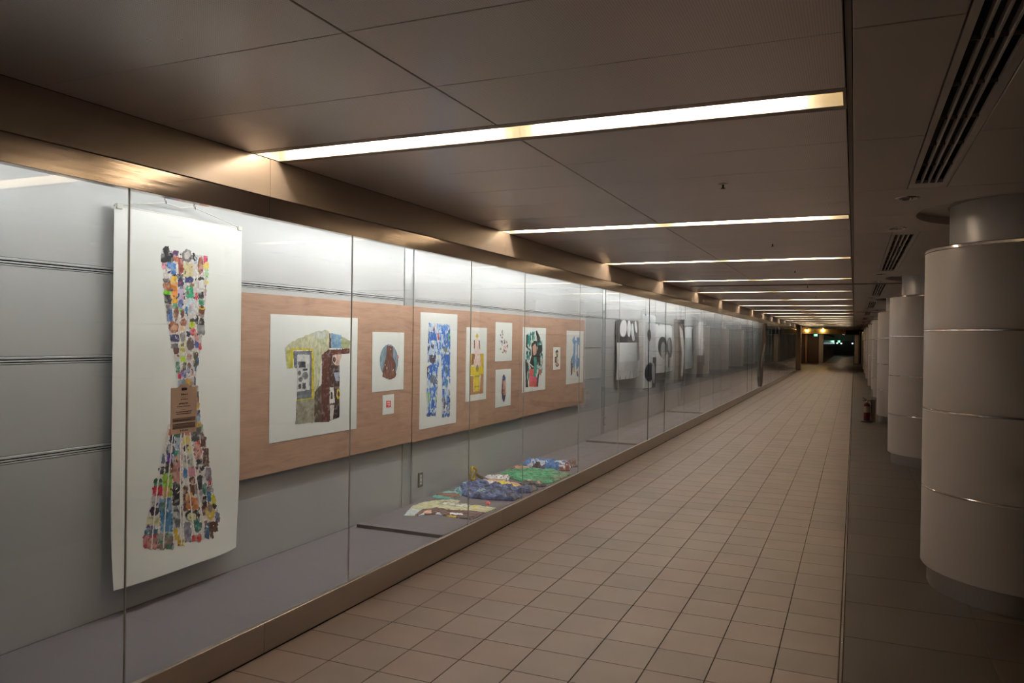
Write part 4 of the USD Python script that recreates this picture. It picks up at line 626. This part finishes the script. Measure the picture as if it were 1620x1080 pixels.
class Art:
    """A sheet of w x h millimetres; colours are laid on a grid of points as brush marks."""
    def __init__(s, w, h, res, seed=1, base=None):
        s.u, s.v = np.linspace(0, w, int(w / res) + 1), np.linspace(0, h, int(h / res) + 1)
        s.U, s.V = np.meshgrid(s.u, s.v, indexing='ij')
        s.w, s.h, s.seed = w, h, seed
        s.rgb = np.ones(s.U.shape + (3,)) * (lin(base) if base else 0.8)
        s.a = np.full(s.U.shape, base is not None)
        s.n1, s.n2 = field(s.U, s.V, 14, 14, seed) - 0.5, field(s.U, s.V, 14, 14, seed + 5) - 0.5
        s.t = field(s.U, s.V, 16, 34, seed + 9, 4)
        s.d = field(s.U, s.V, 7, 16, seed + 13, 3)
        s.e = field(s.U, s.V, 22, 20, seed + 21, 3)
        s.clip, s.detail, s.rnd = None, 0.0, 0.0
    def mask(s, pts, j=6.0):
        p = np.array(pts, float).reshape(-1, 2)
        P = Polygon(p).buffer(0)
        if s.rnd:
            q = P.buffer(-s.rnd, 4).buffer(s.rnd, 4)
            P = q if q.area > 0.5 * P.area else P
        x0, y0, x1, y1 = P.bounds
        m = np.zeros(s.U.shape, bool)
        i0, i1 = np.searchsorted(s.u, [x0 - j, x1 + j]); k0, k1 = np.searchsorted(s.v, [y0 - j, y1 + j])
        sl = (slice(max(0, i0 - 1), i1 + 1), slice(max(0, k0 - 1), k1 + 1))
        m[sl] = shapely.contains_xy(P, s.U[sl] + 2 * j * s.n1[sl], s.V[sl] + 2 * j * s.n2[sl])
        if s.clip is not None:
            m &= s.clip
        return m
    def fill(s, m, col, wash=0.3, dry=0.0):
        c = lin(col) if isinstance(col, str) else np.array(col)
        m = m & (s.d > dry)
        k = (s.t - 0.5)[..., None] * 2
        cc = np.clip(c * (1 + wash * k) + wash * 0.22 * np.clip(k, 0, 1), 0, 1)
        if s.detail:
            hi, lo = np.clip((s.e - 0.56) * 9, 0, 1)[..., None], np.clip((0.43 - s.e) * 9, 0, 1)[..., None]
            cc = cc + (0.62 - cc) * 0.62 * s.detail * hi
            cc = cc * (1 - 0.62 * s.detail * lo)
        s.rgb[m] = cc[m]
        s.a |= m
        return s
    def poly(s, pts, col, j=6.0, wash=0.3, dry=0.0):
        return s.fill(s.mask(pts, j), col, wash, dry)
    def many(s, entries, j=6.0, wash=0.3, dry=0.0):
        for c, p in entries:
            s.poly(p, c, j, wash, dry)
        return s
    def rect(s, x0, y0, x1, y1, col, **k):
        return s.poly([(x0, y0), (x1, y0), (x1, y1), (x0, y1)], col, **k)
    def ell(s, cx, cy, a, b, col, rot=0.0, **k):
        t = np.linspace(0, 2 * PI, 28, endpoint=False)
        x, y = a * np.cos(t), b * np.sin(t)
        return s.poly(np.stack([cx + x * math.cos(rot) - y * math.sin(rot), cy + x * math.sin(rot) + y * math.cos(rot)], -1), col, **k)
    def dabs(s, m, col, n, a, b, seed, wash=0.3, tilt=0.4):
        """n small brush dabs inside the mask m"""
        r = np.random.default_rng(seed)
        idx = np.argwhere(m)
        for i in idx[r.integers(0, len(idx), n)] if len(idx) else []:
            k = 0.6 + 0.8 * r.random()
            keep, s.clip = s.clip, m
            s.ell(s.u[i[0]], s.v[i[1]], a * k, b * k, col, rot=(r.random() - 0.5) * 2 * tilt, j=3.0, wash=wash)
            s.clip = keep
        return s
    def faces(s):
        nv = s.U.shape[1]
        q = s.a[:-1, :-1] & s.a[1:, :-1] & s.a[:-1, 1:] & s.a[1:, 1:]
        i, k = np.nonzero(q)
        a = i * nv + k
        return np.stack([a, a + nv, a + nv + 1, a + 1], -1), q
    def mesh(s, place):
        """(mesh, colours): place(U, V) gives the points of the flat print"""
        f, _ = s.faces()
        used = np.unique(f)
        new = np.zeros(s.U.size, int); new[used] = np.arange(len(used))
        return (place(s.U.ravel()[used], s.V.ravel()[used]), new[f]), s.rgb.reshape(-1, 3)[used]

def on_wall(x, y, z, bend=None):
    def place(U, V):
        b = bend(U, V) if bend is not None else 0.0
        return np.stack([np.full_like(U, x) + b, y + U / 1000.0, z + V / 1000.0], -1)
    return place

def sheet(w, h, x, y, z, thick, bend, nu=24, nv=40):
    """a thin curved sheet with thickness"""
    U, V = np.meshgrid(np.linspace(0, w, nu), np.linspace(0, h, nv), indexing='ij')
    b = bend(U, V)
    F = np.stack([x + b, y + U / 1000, z + V / 1000], -1).reshape(-1, 3)
    B = F - [thick, 0, 0]
    n = nu * nv
    q = []
    for i in range(nu - 1):
        for k in range(nv - 1):
            a = i * nv + k
            q += [(a, a + nv, a + nv + 1, a + 1), (n + a, n + a + 1, n + a + nv + 1, n + a + nv)]
    for i in range(nu - 1):
        for k in (0, nv - 1):
            a = i * nv + k
            q.append((a, n + a, n + a + nv, a + nv) if k == 0 else (a, a + nv, n + a + nv, n + a))
    for k in range(nv - 1):
        for i in (0, nu - 1):
            a = i * nv + k
            q.append((a, a + 1, n + a + 1, n + a) if i == 0 else (a, n + a, n + a + 1, a + 1))
    return (np.vstack([F, B]), np.array(q))

# plywood boards on the back wall
XBD = XB + 0.045
for i, (a, b, lab) in enumerate(((3.60, 6.018, 'nearest plywood board on the display wall, behind the scroll and shirt print'), (6.036, 8.45, 'middle plywood board on the display wall with the blue trousers print'), (8.452, 10.872, 'farthest plywood board on the display wall with the blue figure print'))):
    t = thing('plywood_board', lab, 'board', (0, 0, 0), 'plywood boards on the display wall')
    z0 = 0.722 if i != 1 else 0.716
    obj('panel', rbox(XBD - 0.012, XBD, a, b, z0, 1.938 + 0.004 * (i == 0), 0.001), 'plywood', t)
    obj('batten', cat(box(XB + 0.0085, XBD - 0.013, a + 0.1, b - 0.1, 0.95, 1.0), box(XB + 0.0085, XBD - 0.013, a + 0.1, b - 0.1, 1.7, 1.75)), 'ply_edge', t)

# paper prints pinned on the boards
def print_sheet(name, y0, z0, w, h, label, art=None, bend=0.0, paint='paint'):
    t = thing(name, label, 'print')
    x = XBD + 0.0025
    bf = lambda U, V: 0.002 * np.sin(U / w * PI) * np.sin(V / h * PI) + bend * (U / w) ** 3
    obj('paper', sheet(w, h, x, y0, z0, 0.001, bf, 8, 8), 'paper', t, smooth=True)
    if art is not None:
        m, c = art.mesh(on_wall(x + 0.0012, y0, z0, bf))
        obj('printed_picture', m, paint, t, paint=c)
    return t

A = Art(1000, 880, 4, 3)
A.detail = 0.35
A.many(ART['TSHIRT'][:1], j=9, wash=0.45, dry=0.10).many(ART['TSHIRT'][1:], j=5, wash=0.4, dry=0.08)
print_sheet('art_print', 4.160, 0.93, 1012, 880, 'largest paper print showing a cream T-shirt with brown shelves, left board', A)
A = Art(490, 500, 4, 5).many(ART['OVAL'], j=5, wash=0.5, dry=0.25)
print_sheet('art_print', 5.382, 1.205, 490, 498, 'square paper print with a brown and blue oval, above the red stamp', A)
A = Art(176, 168, 3, 6).many(ART['SEAL'], j=2, wash=0.2, dry=0.1)
print_sheet('art_print', 5.545, 1.005, 176, 167, 'small white paper with a red square stamp below the oval print', A)
A = Art(716, 1075, 5, 8)
jm = A.mask(ART['JEANSM'][0][1], 8)
tone = field(A.U, A.V, 34, 60, 21, 4)
A.fill(jm & (tone > 0.30), 'c3d6ec', 0.2).fill(jm & (tone > 0.49), '6a9dde', 0.4).fill(jm & (tone > 0.54), '3672cc', 0.4)
A.a &= ~(jm & (field(A.U, A.V, 20, 30, 33, 3) < 0.33))
A.many(ART['JEANS'], j=12, wash=0.45, dry=0.36)
A.dabs(jm, '23467f', 40, 6, 14, 4).dabs(jm, '3c3a48', 22, 7, 9, 5).dabs(jm, 'dfe7ee', 50, 5, 15, 6)
print_sheet('art_print', 6.152, 0.818, 716, 1075, 'tall paper print of blue mottled trousers, left end of the middle board', A)
A = Art(486, 764, 5, 9).many(ART['YELLOW'], j=5, wash=0.35, dry=0.18)
print_sheet('art_print', 7.067, 1.007, 487, 764, 'paper print of a yellow dress figure right of the blue trousers', A)
A = Art(457, 436, 5, 10).many(ART['SPOT'], j=10, wash=0.5, dry=0.38)
print_sheet('art_print', 7.771, 1.404, 457, 436, 'paper print with small scattered coloured spots, above the dark oval print', A)
A = Art(421, 422, 5, 11).many(ART['SHOE'], j=5, wash=0.4, dry=0.2)
print_sheet('art_print', 7.788, 0.891, 421, 421, 'paper print with a narrow dark blue oval, below the scattered spots', A)
A = Art(764, 786, 5, 12)
gm = A.mask(ART['GREEN'][0][1], 10)
gt = field(A.U, A.V, 40, 60, 41, 3)
A.fill(gm & (gt > 0.52), '2a8f86', 0.4)
A.dabs(gm, '2a8f86', 90, 9, 30, 7, tilt=0.7).dabs(gm, '23282a', 26, 12, 30, 8)
A.many(ART['GREEN'][1:], j=8, wash=0.35, dry=0.15)
print_sheet('art_print', 8.54, 1.013, 762, 784, 'paper print of a dark-haired figure among green leaves on the far board', A)
A = Art(268, 298, 4, 13).many(ART['TINY'], j=5, wash=0.4, dry=0.2)
print_sheet('art_print', 9.579, 1.252, 268, 298, 'smallest figure print in brown tones, between the green and blue prints', A)
A = Art(735, 744, 5, 14).many(ART['BLUE'], j=8, wash=0.4, dry=0.22)
print_sheet('art_print', 10.09, 1.034, 735, 744, 'paper print of a pale blue doubled figure at the far board edge', A)

# long hanging scroll with the patchwork dress
SW, SH, SX, SY, SZ = 942, 2046, -3.612, 2.930, 0.297
def sbend(U, V):
    lo = np.clip((500 - V) / 500, 0, 1)
    return 0.006 * np.sin(U / SW * 7) * (1 - V / SH) + 0.028 * lo ** 2 - 0.05 * np.clip((U / SW - 0.72) / 0.28, 0, 1) ** 2 * lo ** 1.5 + 0.012 * np.sin(U / SW * PI)
sc = thing('hanging_scroll', 'tall white paper scroll with a patchwork hourglass dress, hung by a cord', 'scroll')
obj('paper', sheet(SW, SH, SX, SY, SZ, 0.0012, sbend, 40, 80), 'scroll_paper', sc, smooth=True)
A = Art(SW, SH, 3.6, 2)
bod = [(c, p) for c, p in ART['SCROLL']]
first_skirt = next(i for i, (c, p) in enumerate(bod) if c == 'ddd6d2')
def patches(ent, under):
    A.poly(ent[0][1], ent[0][0], j=5, wash=0.12, dry=0.36)
    A.detail, A.rnd = 0.6, 9.0
    for c, p in ent[1:]:
        A.poly(p, c, j=12, wash=0.3, dry=0.17)
    A.detail = 0.0
    m = A.mask(under, 4)
    A.dabs(m, '1d1b1e', 34, 3, 8, 17, tilt=1.2).dabs(m, 'e9e4de', 24, 3, 8, 18, tilt=1.2).dabs(m, '6b4434', 16, 5, 9, 19, tilt=1.2).dabs(m, '35406f', 12, 5, 10, 20, tilt=1.2)
patches(bod[:first_skirt], bod[0][1])
sk = bod[first_skirt:]
sp = np.array(sk[0][1], float).reshape(-1, 2)
patches(sk, sk[0][1])
# the waist between bodice and skirt
r = np.random.default_rng(77)
A.detail = 0.6
for i in range(26):
    v = 770 + 330 * (i // 3) / 9
    half = 75 + 35 * (1 - (v - 770) / 330)
    u = 505 - half + 2 * half * (i % 3) / 3
    A.rect(u, v, u + 2 * half / 3, v + 40, r.choice(['3d6f5a', 'c9a24a', '8f6246', '2d3156', 'cdb8b0', '5d5a5c', 'b0534a', '8fa9c4']), j=10, wash=0.3, dry=0.17)
A.detail = 0.0
# pale seams between the six skirt panels
for a, b in (((332, 800), (236, 130)), ((395, 800), (322, 150)), ((455, 800), (455, 140)), ((480, 800), (560, 170)), ((520, 800), (640, 200))):
    d = np.array([4.0, 0])
    A.poly([np.array(a) - d, np.array(a) + d, np.array(b) + d, np.array(b) - d], 'eceae4', j=2, wash=0.05)
m, c = A.mesh(on_wall(SX + 0.0014, SY, SZ, sbend))
obj('printed_dress', m, 'paint', sc, paint=c)
zt = SZ + SH / 1000
obj('cord', tube([(SX + 0.004, SY + 0.03, zt + 0.012), (SX + 0.004, 3.256, 2.412), (SX + 0.004, 3.37, 2.402), (SX + 0.004, 3.47, 2.42), (SX + 0.004, SY + 0.915, zt + 0.01)], 0.003), 'cord_white', sc, smooth=True)
obj('hanging_bar', tube([(SX - 0.004, SY + 0.004, zt + 0.004), (SX - 0.004, SY + 0.941, zt + 0.004)], 0.006), 'cord_white', sc, smooth=True)
for y in (3.256, 3.47):
    obj('hook', tube([(SX + 0.004, y, 2.60), (SX + 0.004, y, 2.425), (SX + 0.016, y, 2.410), (SX + 0.012, y, 2.425)], 0.004), 'polished_steel', sc, smooth=True)
for y in (SY + 0.028, SY + 0.917):
    obj('clip', rbox(SX - 0.012, SX + 0.012, y - 0.018, y + 0.018, zt - 0.012, zt + 0.016, 0.003), 'outlet_white', sc)

# caption card on the glass
cd = thing('caption_card', 'brownish caption card with small dark print, fixed on the glass before the dress', 'card', (XG - 0.0105, 2.582, 1.214))
cx = Polygon([(0, 0), (0.150, 0), (0.150, 0.210), (0.108, 0.210), (0.100, 0.226), (0.052, 0.226), (0.044, 0.210), (0, 0.210)])
e = trimesh.creation.extrude_polygon(cx, 0.002, engine='earcut')
e.vertices = e.vertices[:, [2, 0, 1]]
body = obj('card_body', e, 'card', cd)
obj('magnet', rbox(0.002, 0.006, 0.060, 0.088, 0.196, 0.208, 0.001), 'rubber_black', cd, label='small black holder')
def glyphs(y0, y1, z, h, n, seed):
    r = np.random.default_rng(seed)
    out, w = [], (y1 - y0) / n
    for i in range(n):
        a = y0 + i * w
        b = a + w * 0.8
        for q in range(2 if h < 0.004 else 4):
            if r.random() < 0.55:
                zz = z + h * r.random() * 0.85
                out.append(box(0.0021, 0.0024, a, b, zz, zz + h * 0.2))
            else:
                yy = a + (b - a) * r.random() * 0.8
                out.append(box(0.0021, 0.0024, yy, yy + w * 0.16, z, z + h))
    return cat(*out)
for i, (a, b, z, h, n) in enumerate(((0.055, 0.096, 0.174, 0.008, 4), (0.057, 0.093, 0.164, 0.003, 14), (0.055, 0.098, 0.153, 0.005, 8), (0.045, 0.10, 0.132, 0.008, 6), (0.035, 0.112, 0.121, 0.004, 24), (0.062, 0.082, 0.107, 0.003, 6), (0.028, 0.12, 0.096, 0.005, 22), (0.03, 0.115, 0.087, 0.005, 20), (0.014, 0.118, 0.058, 0.005, 20), (0.03, 0.12, 0.041, 0.004, 20), (0.014, 0.14, 0.033, 0.003, 26), (0.014, 0.14, 0.026, 0.004, 24), (0.054, 0.1, 0.009, 0.007, 5))):
    obj('print_line', glyphs(a, b, z, h, n, 60 + i), 'ink', body)
obj('grey_band', cat(box(0.002, 0.0021, 0.01, 0.142, 0.053, 0.072), box(0.002, 0.0021, 0.01, 0.142, 0.021, 0.047)), 'card_grey', body)

# hanging black and white photographs
def hung(name, x, y0, z0, w, h, label, draw, front, curve=0.05, seed=30):
    t = thing(name, label, 'photograph')
    bf = lambda U, V: curve * np.sin(U / w * PI) + 0.012 * np.sin(V / h * 5)
    obj('paper', sheet(w, h, x, y0, z0, 0.002, bf, 24, 24), 'paper', t, smooth=True)
    A = Art(w, h, 9, seed, base='f2f3f5')
    draw(A, w, h)
    m, c = A.mesh(on_wall(x + 0.0016, y0, z0, bf))
    obj('photo_image', m, 'photo_print', t, smooth=True, paint=c)
    for f in (0.12, 0.88):
        y = y0 + w * f / 1000
        xx = float(x + bf(np.array([w * f]), np.array([h]))[0])
        if front:
            obj('hanging_wire', tube([(xx, y, z0 + h / 1000 - 0.01), (xx, y, 2.6)], 0.0025, 6), 'wire', t)
        obj('clip', rbox(xx - 0.008, xx + 0.008, y - 0.02, y + 0.02, z0 + h / 1000 - 0.025, z0 + h / 1000 + 0.012, 0.002), 'wire', t)
    obj('bottom_bar', tube([(x + 0.012, y0 + 0.01, z0), (x + 0.012 + curve * 0.9, y0 + w / 2000, z0), (x + 0.012, y0 + w / 1000 - 0.01, z0)], 0.008), 'wire', t, smooth=True)
def ph_a(A, w, h):
    A.rect(0, h * 0.62, w, h, '37353a', j=3, wash=0.3)
    for cx, cy, a, b, r in ((0.22, 0.86, 0.12, 0.14, 0.4), (0.42, 0.86, 0.07, 0.15, -0.1), (0.58, 0.80, 0.07, 0.16, 0.3), (0.78, 0.9, 0.1, 0.08, -0.6), (0.62, 0.7, 0.06, 0.05, 0)):
        A.ell(w * cx, h * cy, w * a, h * b, 'fafafc', rot=r, j=8, wash=0.2)
    A.rect(w * 0.82, 0, w, h * 0.62, '85828c', j=20, wash=0.3)
    A.rect(0, 0, w, h * 0.3, 'dcdcde', j=30, wash=0.2)
    for k in range(5):
        A.ell(w * (0.12 + 0.17 * k), h * 0.02, w * 0.012, h * (0.04 + 0.07 * (k % 3 == 2)), '3a3a3d', j=14)
def ph_b(A, w, h):
    A.rect(0, 0, w, h, 'eef2f6', j=1, wash=0.1).ell(w * 0.28, h * 0.72, w * 0.1, h * 0.08, '55524e', j=3)
    A.rect(w * 0.45, 0, w, h * 0.42, '57525c', j=12).ell(w * 0.3, h * 0.22, w * 0.25, h * 0.13, '4c4956', j=20).ell(w * 0.55, h * 0.2, w * 0.13, h * 0.16, 'd8dae2', j=12, rot=0.5)
def ph_c(A, w, h):
    A.rect(0, 0, w, h, 'f5f5f4', j=1, wash=0.08).ell(w * 0.28, h * 0.53, w * 0.22, h * 0.22, '4a4749', j=12).ell(w * 0.3, h * 0.46, w * 0.12, h * 0.18, 'c9c8cb', j=8)
    A.ell(w * 0.72, h * 0.52, w * 0.25, h * 0.22, '57545a', j=14).ell(w * 0.66, h * 0.56, w * 0.1, h * 0.16, 'd4d2d2', j=8).rect(0, 0, w, h * 0.28, 'f0f0ec', j=14).poly([(w * 0.55, h * 0.1), (w * 0.66, h * 0.1), (w * 0.64, h * 0.38), (w * 0.57, h * 0.38)], '98796a', j=4)
def ph_d(A, w, h):
    A.rect(0, 0, w, h, '434046', j=1, wash=0.3).poly([(w * 0.3, h * 0.9), (w * 0.55, h * 0.82), (w * 0.72, h * 0.6), (w * 0.68, h * 0.35), (w * 0.5, h * 0.08), (w * 0.4, h * 0.1), (w * 0.42, h * 0.5)], 'fafafc', j=16, wash=0.15)
    A.rect(0, 0, w * 0.22, h, '8a8784', j=14).rect(w * 0.75, 0, w, h * 0.18, '2b2930', j=8).rect(w * 0.55, h * 0.9, w, h, '38353c', j=8)
def ph_e(A, w, h):
    A.rect(0, 0, w, h, 'f2f4f4', j=1, wash=0.1).poly([(w * 0.62, h * 0.95), (w, h), (w, 0), (w * 0.75, 0.1), (w * 0.58, h * 0.5)], '4a484c', j=20).ell(w * 0.75, h * 0.25, w * 0.08, h * 0.2, 'c9c9c9', j=14)
def ph_f(A, w, h):
    A.rect(0, 0, w, h, 'bcbdc0', j=1, wash=0.15).rect(w * 0.15, h * 0.4, w * 0.5, h, 'f6f8fa', j=12).ell(w * 0.6, h * 0.35, w * 0.16, h * 0.15, '5f5c63', j=10).rect(0, 0, w * 0.5, h * 0.4, '67646a', j=20).rect(w * 0.55, h * 0.42, w, h * 0.98, 'bfc2c2', j=10).ell(w * 0.7, h * 0.62, w * 0.14, h * 0.03, '4c4a50', j=8)
hung('hanging_photograph', XB + 0.04, 12.58, 0.98, 1480, 1015, 'nearest black and white hung photograph with pale hanging leaf shapes', ph_a, False, 0.05, 31)
hung('hanging_photograph', -3.34, 13.21, 0.810, 939, 1296, 'tall pale photograph with one dark oval, hung before the first', ph_b, True, 0.06, 32)
hung('hanging_photograph', XB + 0.04, 15.4, 0.99, 1520, 985, 'pale hung photograph with two dark arched shapes', ph_c, False, 0.05, 33)
hung('hanging_photograph', -3.34, 15.71, 0.801, 1116, 1294, 'dark hung photograph with a white torso-like shape', ph_d, True, 0.06, 34)
hung('hanging_photograph', XB + 0.04, 18.17, 0.982, 1190, 998, 'pale hung photograph with a dark right side', ph_e, False, 0.05, 35)
hung('hanging_photograph', -3.34, 18.16, 0.796, 1064, 1294, 'farthest grey hung photograph with a white vertical streak', ph_f, True, 0.06, 36)
# tall dark wavy banner added for a dark reflection, on the outer face of the glass
bn = thing('wavy_reflection', 'tall narrow dark brown wavy banner added for a dark reflection far down the glass', 'placeholder')
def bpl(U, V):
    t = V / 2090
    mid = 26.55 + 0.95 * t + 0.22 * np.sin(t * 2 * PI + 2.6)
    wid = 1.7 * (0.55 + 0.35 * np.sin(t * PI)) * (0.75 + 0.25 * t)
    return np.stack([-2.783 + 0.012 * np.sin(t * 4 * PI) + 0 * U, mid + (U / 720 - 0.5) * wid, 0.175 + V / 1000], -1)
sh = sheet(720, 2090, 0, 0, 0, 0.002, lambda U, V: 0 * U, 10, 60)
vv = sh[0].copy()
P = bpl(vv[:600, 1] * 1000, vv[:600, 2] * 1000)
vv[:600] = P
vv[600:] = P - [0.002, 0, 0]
obj('dark_sheet', (vv, sh[1]), 'brown_reflection', bn, smooth=True)
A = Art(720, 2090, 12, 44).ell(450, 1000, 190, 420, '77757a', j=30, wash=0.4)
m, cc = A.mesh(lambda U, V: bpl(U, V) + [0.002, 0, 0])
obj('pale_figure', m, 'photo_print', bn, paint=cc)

# ------------------------------------------------------------------ platforms and clothes
for i, (a, b, lab) in enumerate(((5.19, 10.2, 'low grey platform in the case carrying the painted clothes'), (11.0, 15.4, 'second low grey platform in the case, below the hung photographs'), (16.4, 21.0, 'third low grey platform, farthest down the case'))):
    t = thing('low_platform', lab, 'platform', group='low platforms in the display case')
    obj('deck', rbox(-3.62, -2.834, a + 0.004, b, FELT + 0.004, FELT + 0.027, 0.002), 'case_felt', t)
    obj('edge_strip', box(-3.62, -2.834, a, a + 0.0035, FELT + 0.0005, FELT + 0.024), 'platform_edge', t, label='dark front edge strip')
    obj('foot', cat(*[box(-3.5 + q, -3.44 + q, a + 0.1, b - 0.1, FELT + 0.0002, FELT + 0.006) for q in (0, 0.5)]), 'platform_edge', t)
PZ = FELT + 0.0272

def garment(name, art, label, cat_, h0=0.004, amp=0.02, fx=90, fy=60, seed=50, ox=5.4, oy=-3.7, lift=None):
    """a piece of painted cloth lying on the platform: raised folds on top, sides down to the platform"""
    A = art
    f, q = A.faces()
    inside = np.zeros(A.U.shape, int)
    from scipy import ndimage
    full = np.zeros(A.U.shape, bool)
    full[:-1, :-1] |= q; full[1:, :-1] |= q; full[:-1, 1:] |= q; full[1:, 1:] |= q
    dist = ndimage.distance_transform_edt(full) * (A.u[1] - A.u[0])
    fold = np.abs(field(A.U, A.V, fx, fy, seed, 3) - 0.5) * 2
    z = h0 + amp * (1 - fold) ** 2 * np.clip(dist / 25, 0, 1)
    if lift is not None:
        z = z + lift(A.U, A.V) * np.clip(dist / 20, 0, 1)
    used = np.unique(f)
    new = np.zeros(A.U.size, int); new[used] = np.arange(len(used))
    x, y = oy + A.V.ravel()[used] / 1000, ox + A.U.ravel()[used] / 1000
    top = np.stack([x, y, PZ + z.ravel()[used]], -1)
    bot = np.stack([x, y, np.full(len(x), PZ + 0.0003)], -1)
    F = new[f]
    n = len(used)
    e = np.vstack([F[:, [0, 1]], F[:, [1, 2]], F[:, [2, 3]], F[:, [3, 0]]])
    key = np.sort(e, 1); key = key[:, 0] * n + key[:, 1]
    _, inv, cnt = np.unique(key, return_inverse=True, return_counts=True)
    rim = e[cnt[inv.ravel()] == 1]
    sides = np.stack([rim[:, 0], rim[:, 1], rim[:, 1] + n, rim[:, 0] + n], -1)
    col = np.clip(A.rgb.reshape(-1, 3)[used] * 1.2, 0, 0.92)
    # facing up
    Ft = F[:, ::-1]
    t = thing(name, label, cat_)
    obj('cloth', (np.vstack([top, bot]), np.vstack([Ft, sides, F + n])), 'cloth', t, paint=np.vstack([col, col * 0.9]))
    return t
def cloth_art(key, seed, j=10, wash=0.35, dry=0.0, res=6):
    p = np.concatenate([np.array(v).reshape(-1, 2) for c, v in ART[key]])
    A = Art(max(p[:, 0].max() + 30, 60), max(p[:, 1].max() + 15, 60), res, seed)
    A.many(ART[key][:1], j, wash, 0.0)
    A.clip = A.a.copy()
    A.many(ART[key][1:], j * 0.7, wash, dry)
    A.clip = None
    return A
A = cloth_art('C_TEE', 51, res=5)
A.dabs(A.mask(ART['C_TEE'][8][1] if len(ART['C_TEE']) > 8 else ART['C_TEE'][0][1], 3), '4a4a44', 14, 6, 12, 3)
garment('painted_shirt', A, 'cream painted T-shirt with a brown lower part lying on the platform', 'shirt', 0.004, 0.012, seed=51)
A = cloth_art('C_HAT', 52)
garment('painted_oval_cloth', A, 'brown oval cloth piece with teal rim between shirt and jeans', 'cloth', 0.004, 0.02, seed=52)
A = cloth_art('C_RED', 53, j=4)
garment('red_cloth_scrap', A, 'small red scrap lying in front of the blue jeans', 'cloth', 0.006, 0.02, 40, 30, seed=53)
A = cloth_art('C_JEANS', 54)
A.dabs(A.a.copy(), '22304f', 30, 20, 40, 9).dabs(A.a.copy(), '4d6296', 26, 15, 40, 10).dabs(A.a.copy(), '8fa3b0', 10, 8, 30, 11)
garment('blue_jeans', A, 'rumpled blue painted jeans lying across the platform', 'jeans', 0.006, 0.05, 120, 70, seed=54)
A = cloth_art('C_YELLOW', 55)
garment('yellow_dress', A, 'yellow and skin coloured dress lying behind the jeans', 'dress', 0.006, 0.02, seed=55)
A = cloth_art('C_SPOT', 56, j=5, wash=0.15)
garment('spotted_cloth', A, 'white cloth with black spots behind the yellow dress', 'cloth', 0.006, 0.03, 60, 40, seed=56)
A = cloth_art('C_SHOE', 57, j=6)
garment('dark_mask_cloth', A, 'small dark cloth with a pale pink face, near the glass', 'cloth', 0.008, 0.03, 70, 50, seed=57)
A = cloth_art('C_GREEN', 58)
A.dabs(A.a.copy(), '1d5a3e', 46, 9, 50, 12, tilt=0.9).dabs(A.a.copy(), '3aa070', 34, 9, 46, 13, tilt=0.9).dabs(A.a.copy(), '33302c', 16, 8, 30, 14, tilt=0.9)
garment('green_garment', A, 'big green streaked garment lying spread on the platform', 'garment', 0.005, 0.025, seed=58)
A = cloth_art('C_PEACH', 59, j=6)
garment('peach_cloth', A, 'small peach coloured cloth strip beyond the green garment', 'cloth', 0.006, 0.02, seed=59)
A = cloth_art('C_BLUE', 60)
A.dabs(A.a.copy(), 'd0d7de', 14, 14, 30, 15).dabs(A.a.copy(), '2d5a96', 16, 14, 34, 16)
garment('blue_garment', A, 'crumpled blue and white garment at the far end of the clothes', 'garment', 0.008, 0.06, 90, 60, seed=60)
A = cloth_art('C_BROWN', 61, j=6)
garment('brown_cloth', A, 'farthest small brown crumpled cloth beside the blue garment', 'cloth', 0.008, 0.05, 60, 50, seed=61)
# yellow hoop-shaped soft piece standing on the jeans
t = thing('yellow_hoop', 'yellow hoop-shaped soft piece standing at the waist of the jeans', 'hoop', (-3.56, 7.14, PZ + 0.03))
ang = np.linspace(-0.45 * PI, 1.5 * PI, 26)
obj('hoop', tube([(0.012 * math.sin(3 * a), 0.062 * math.cos(a), 0.075 + 0.062 * math.sin(a)) for a in ang], 0.013, 10), 'hoop_yellow', t, smooth=True)
obj('brown_tail', tube([(0.01, 0.06, 0.06), (0.03, 0.10, 0.03), (0.04, 0.14, 0.012)], 0.016, 10), 'hoop_brown', t, smooth=True)

# sockets on the back wall
def socket(y, z, lab):
    t = thing('wall_socket', lab, 'socket', (XB, y, z), 'steel wall sockets low on the display wall')
    obj('cover_plate', rbox(0.0005, 0.008, -0.042, 0.042, -0.068, 0.068, 0.002), 'outlet_steel', t)
    obj('socket_insert', rbox(0.007, 0.011, -0.017, 0.017, -0.045, 0.045, 0.002), 'outlet_white', t)
    obj('socket_hole', cat(*[box(0.0108, 0.0114, -0.008 + a, -0.004 + a, b - 0.006, b + 0.006) for a in (0, 0.012) for b in (-0.02, 0.02)]), 'black', t)
socket(6.26, 0.342, 'nearer steel wall socket, right of the channel post under the boards')
socket(12.08, 0.342, 'farther steel wall socket low on the wall before the photographs')
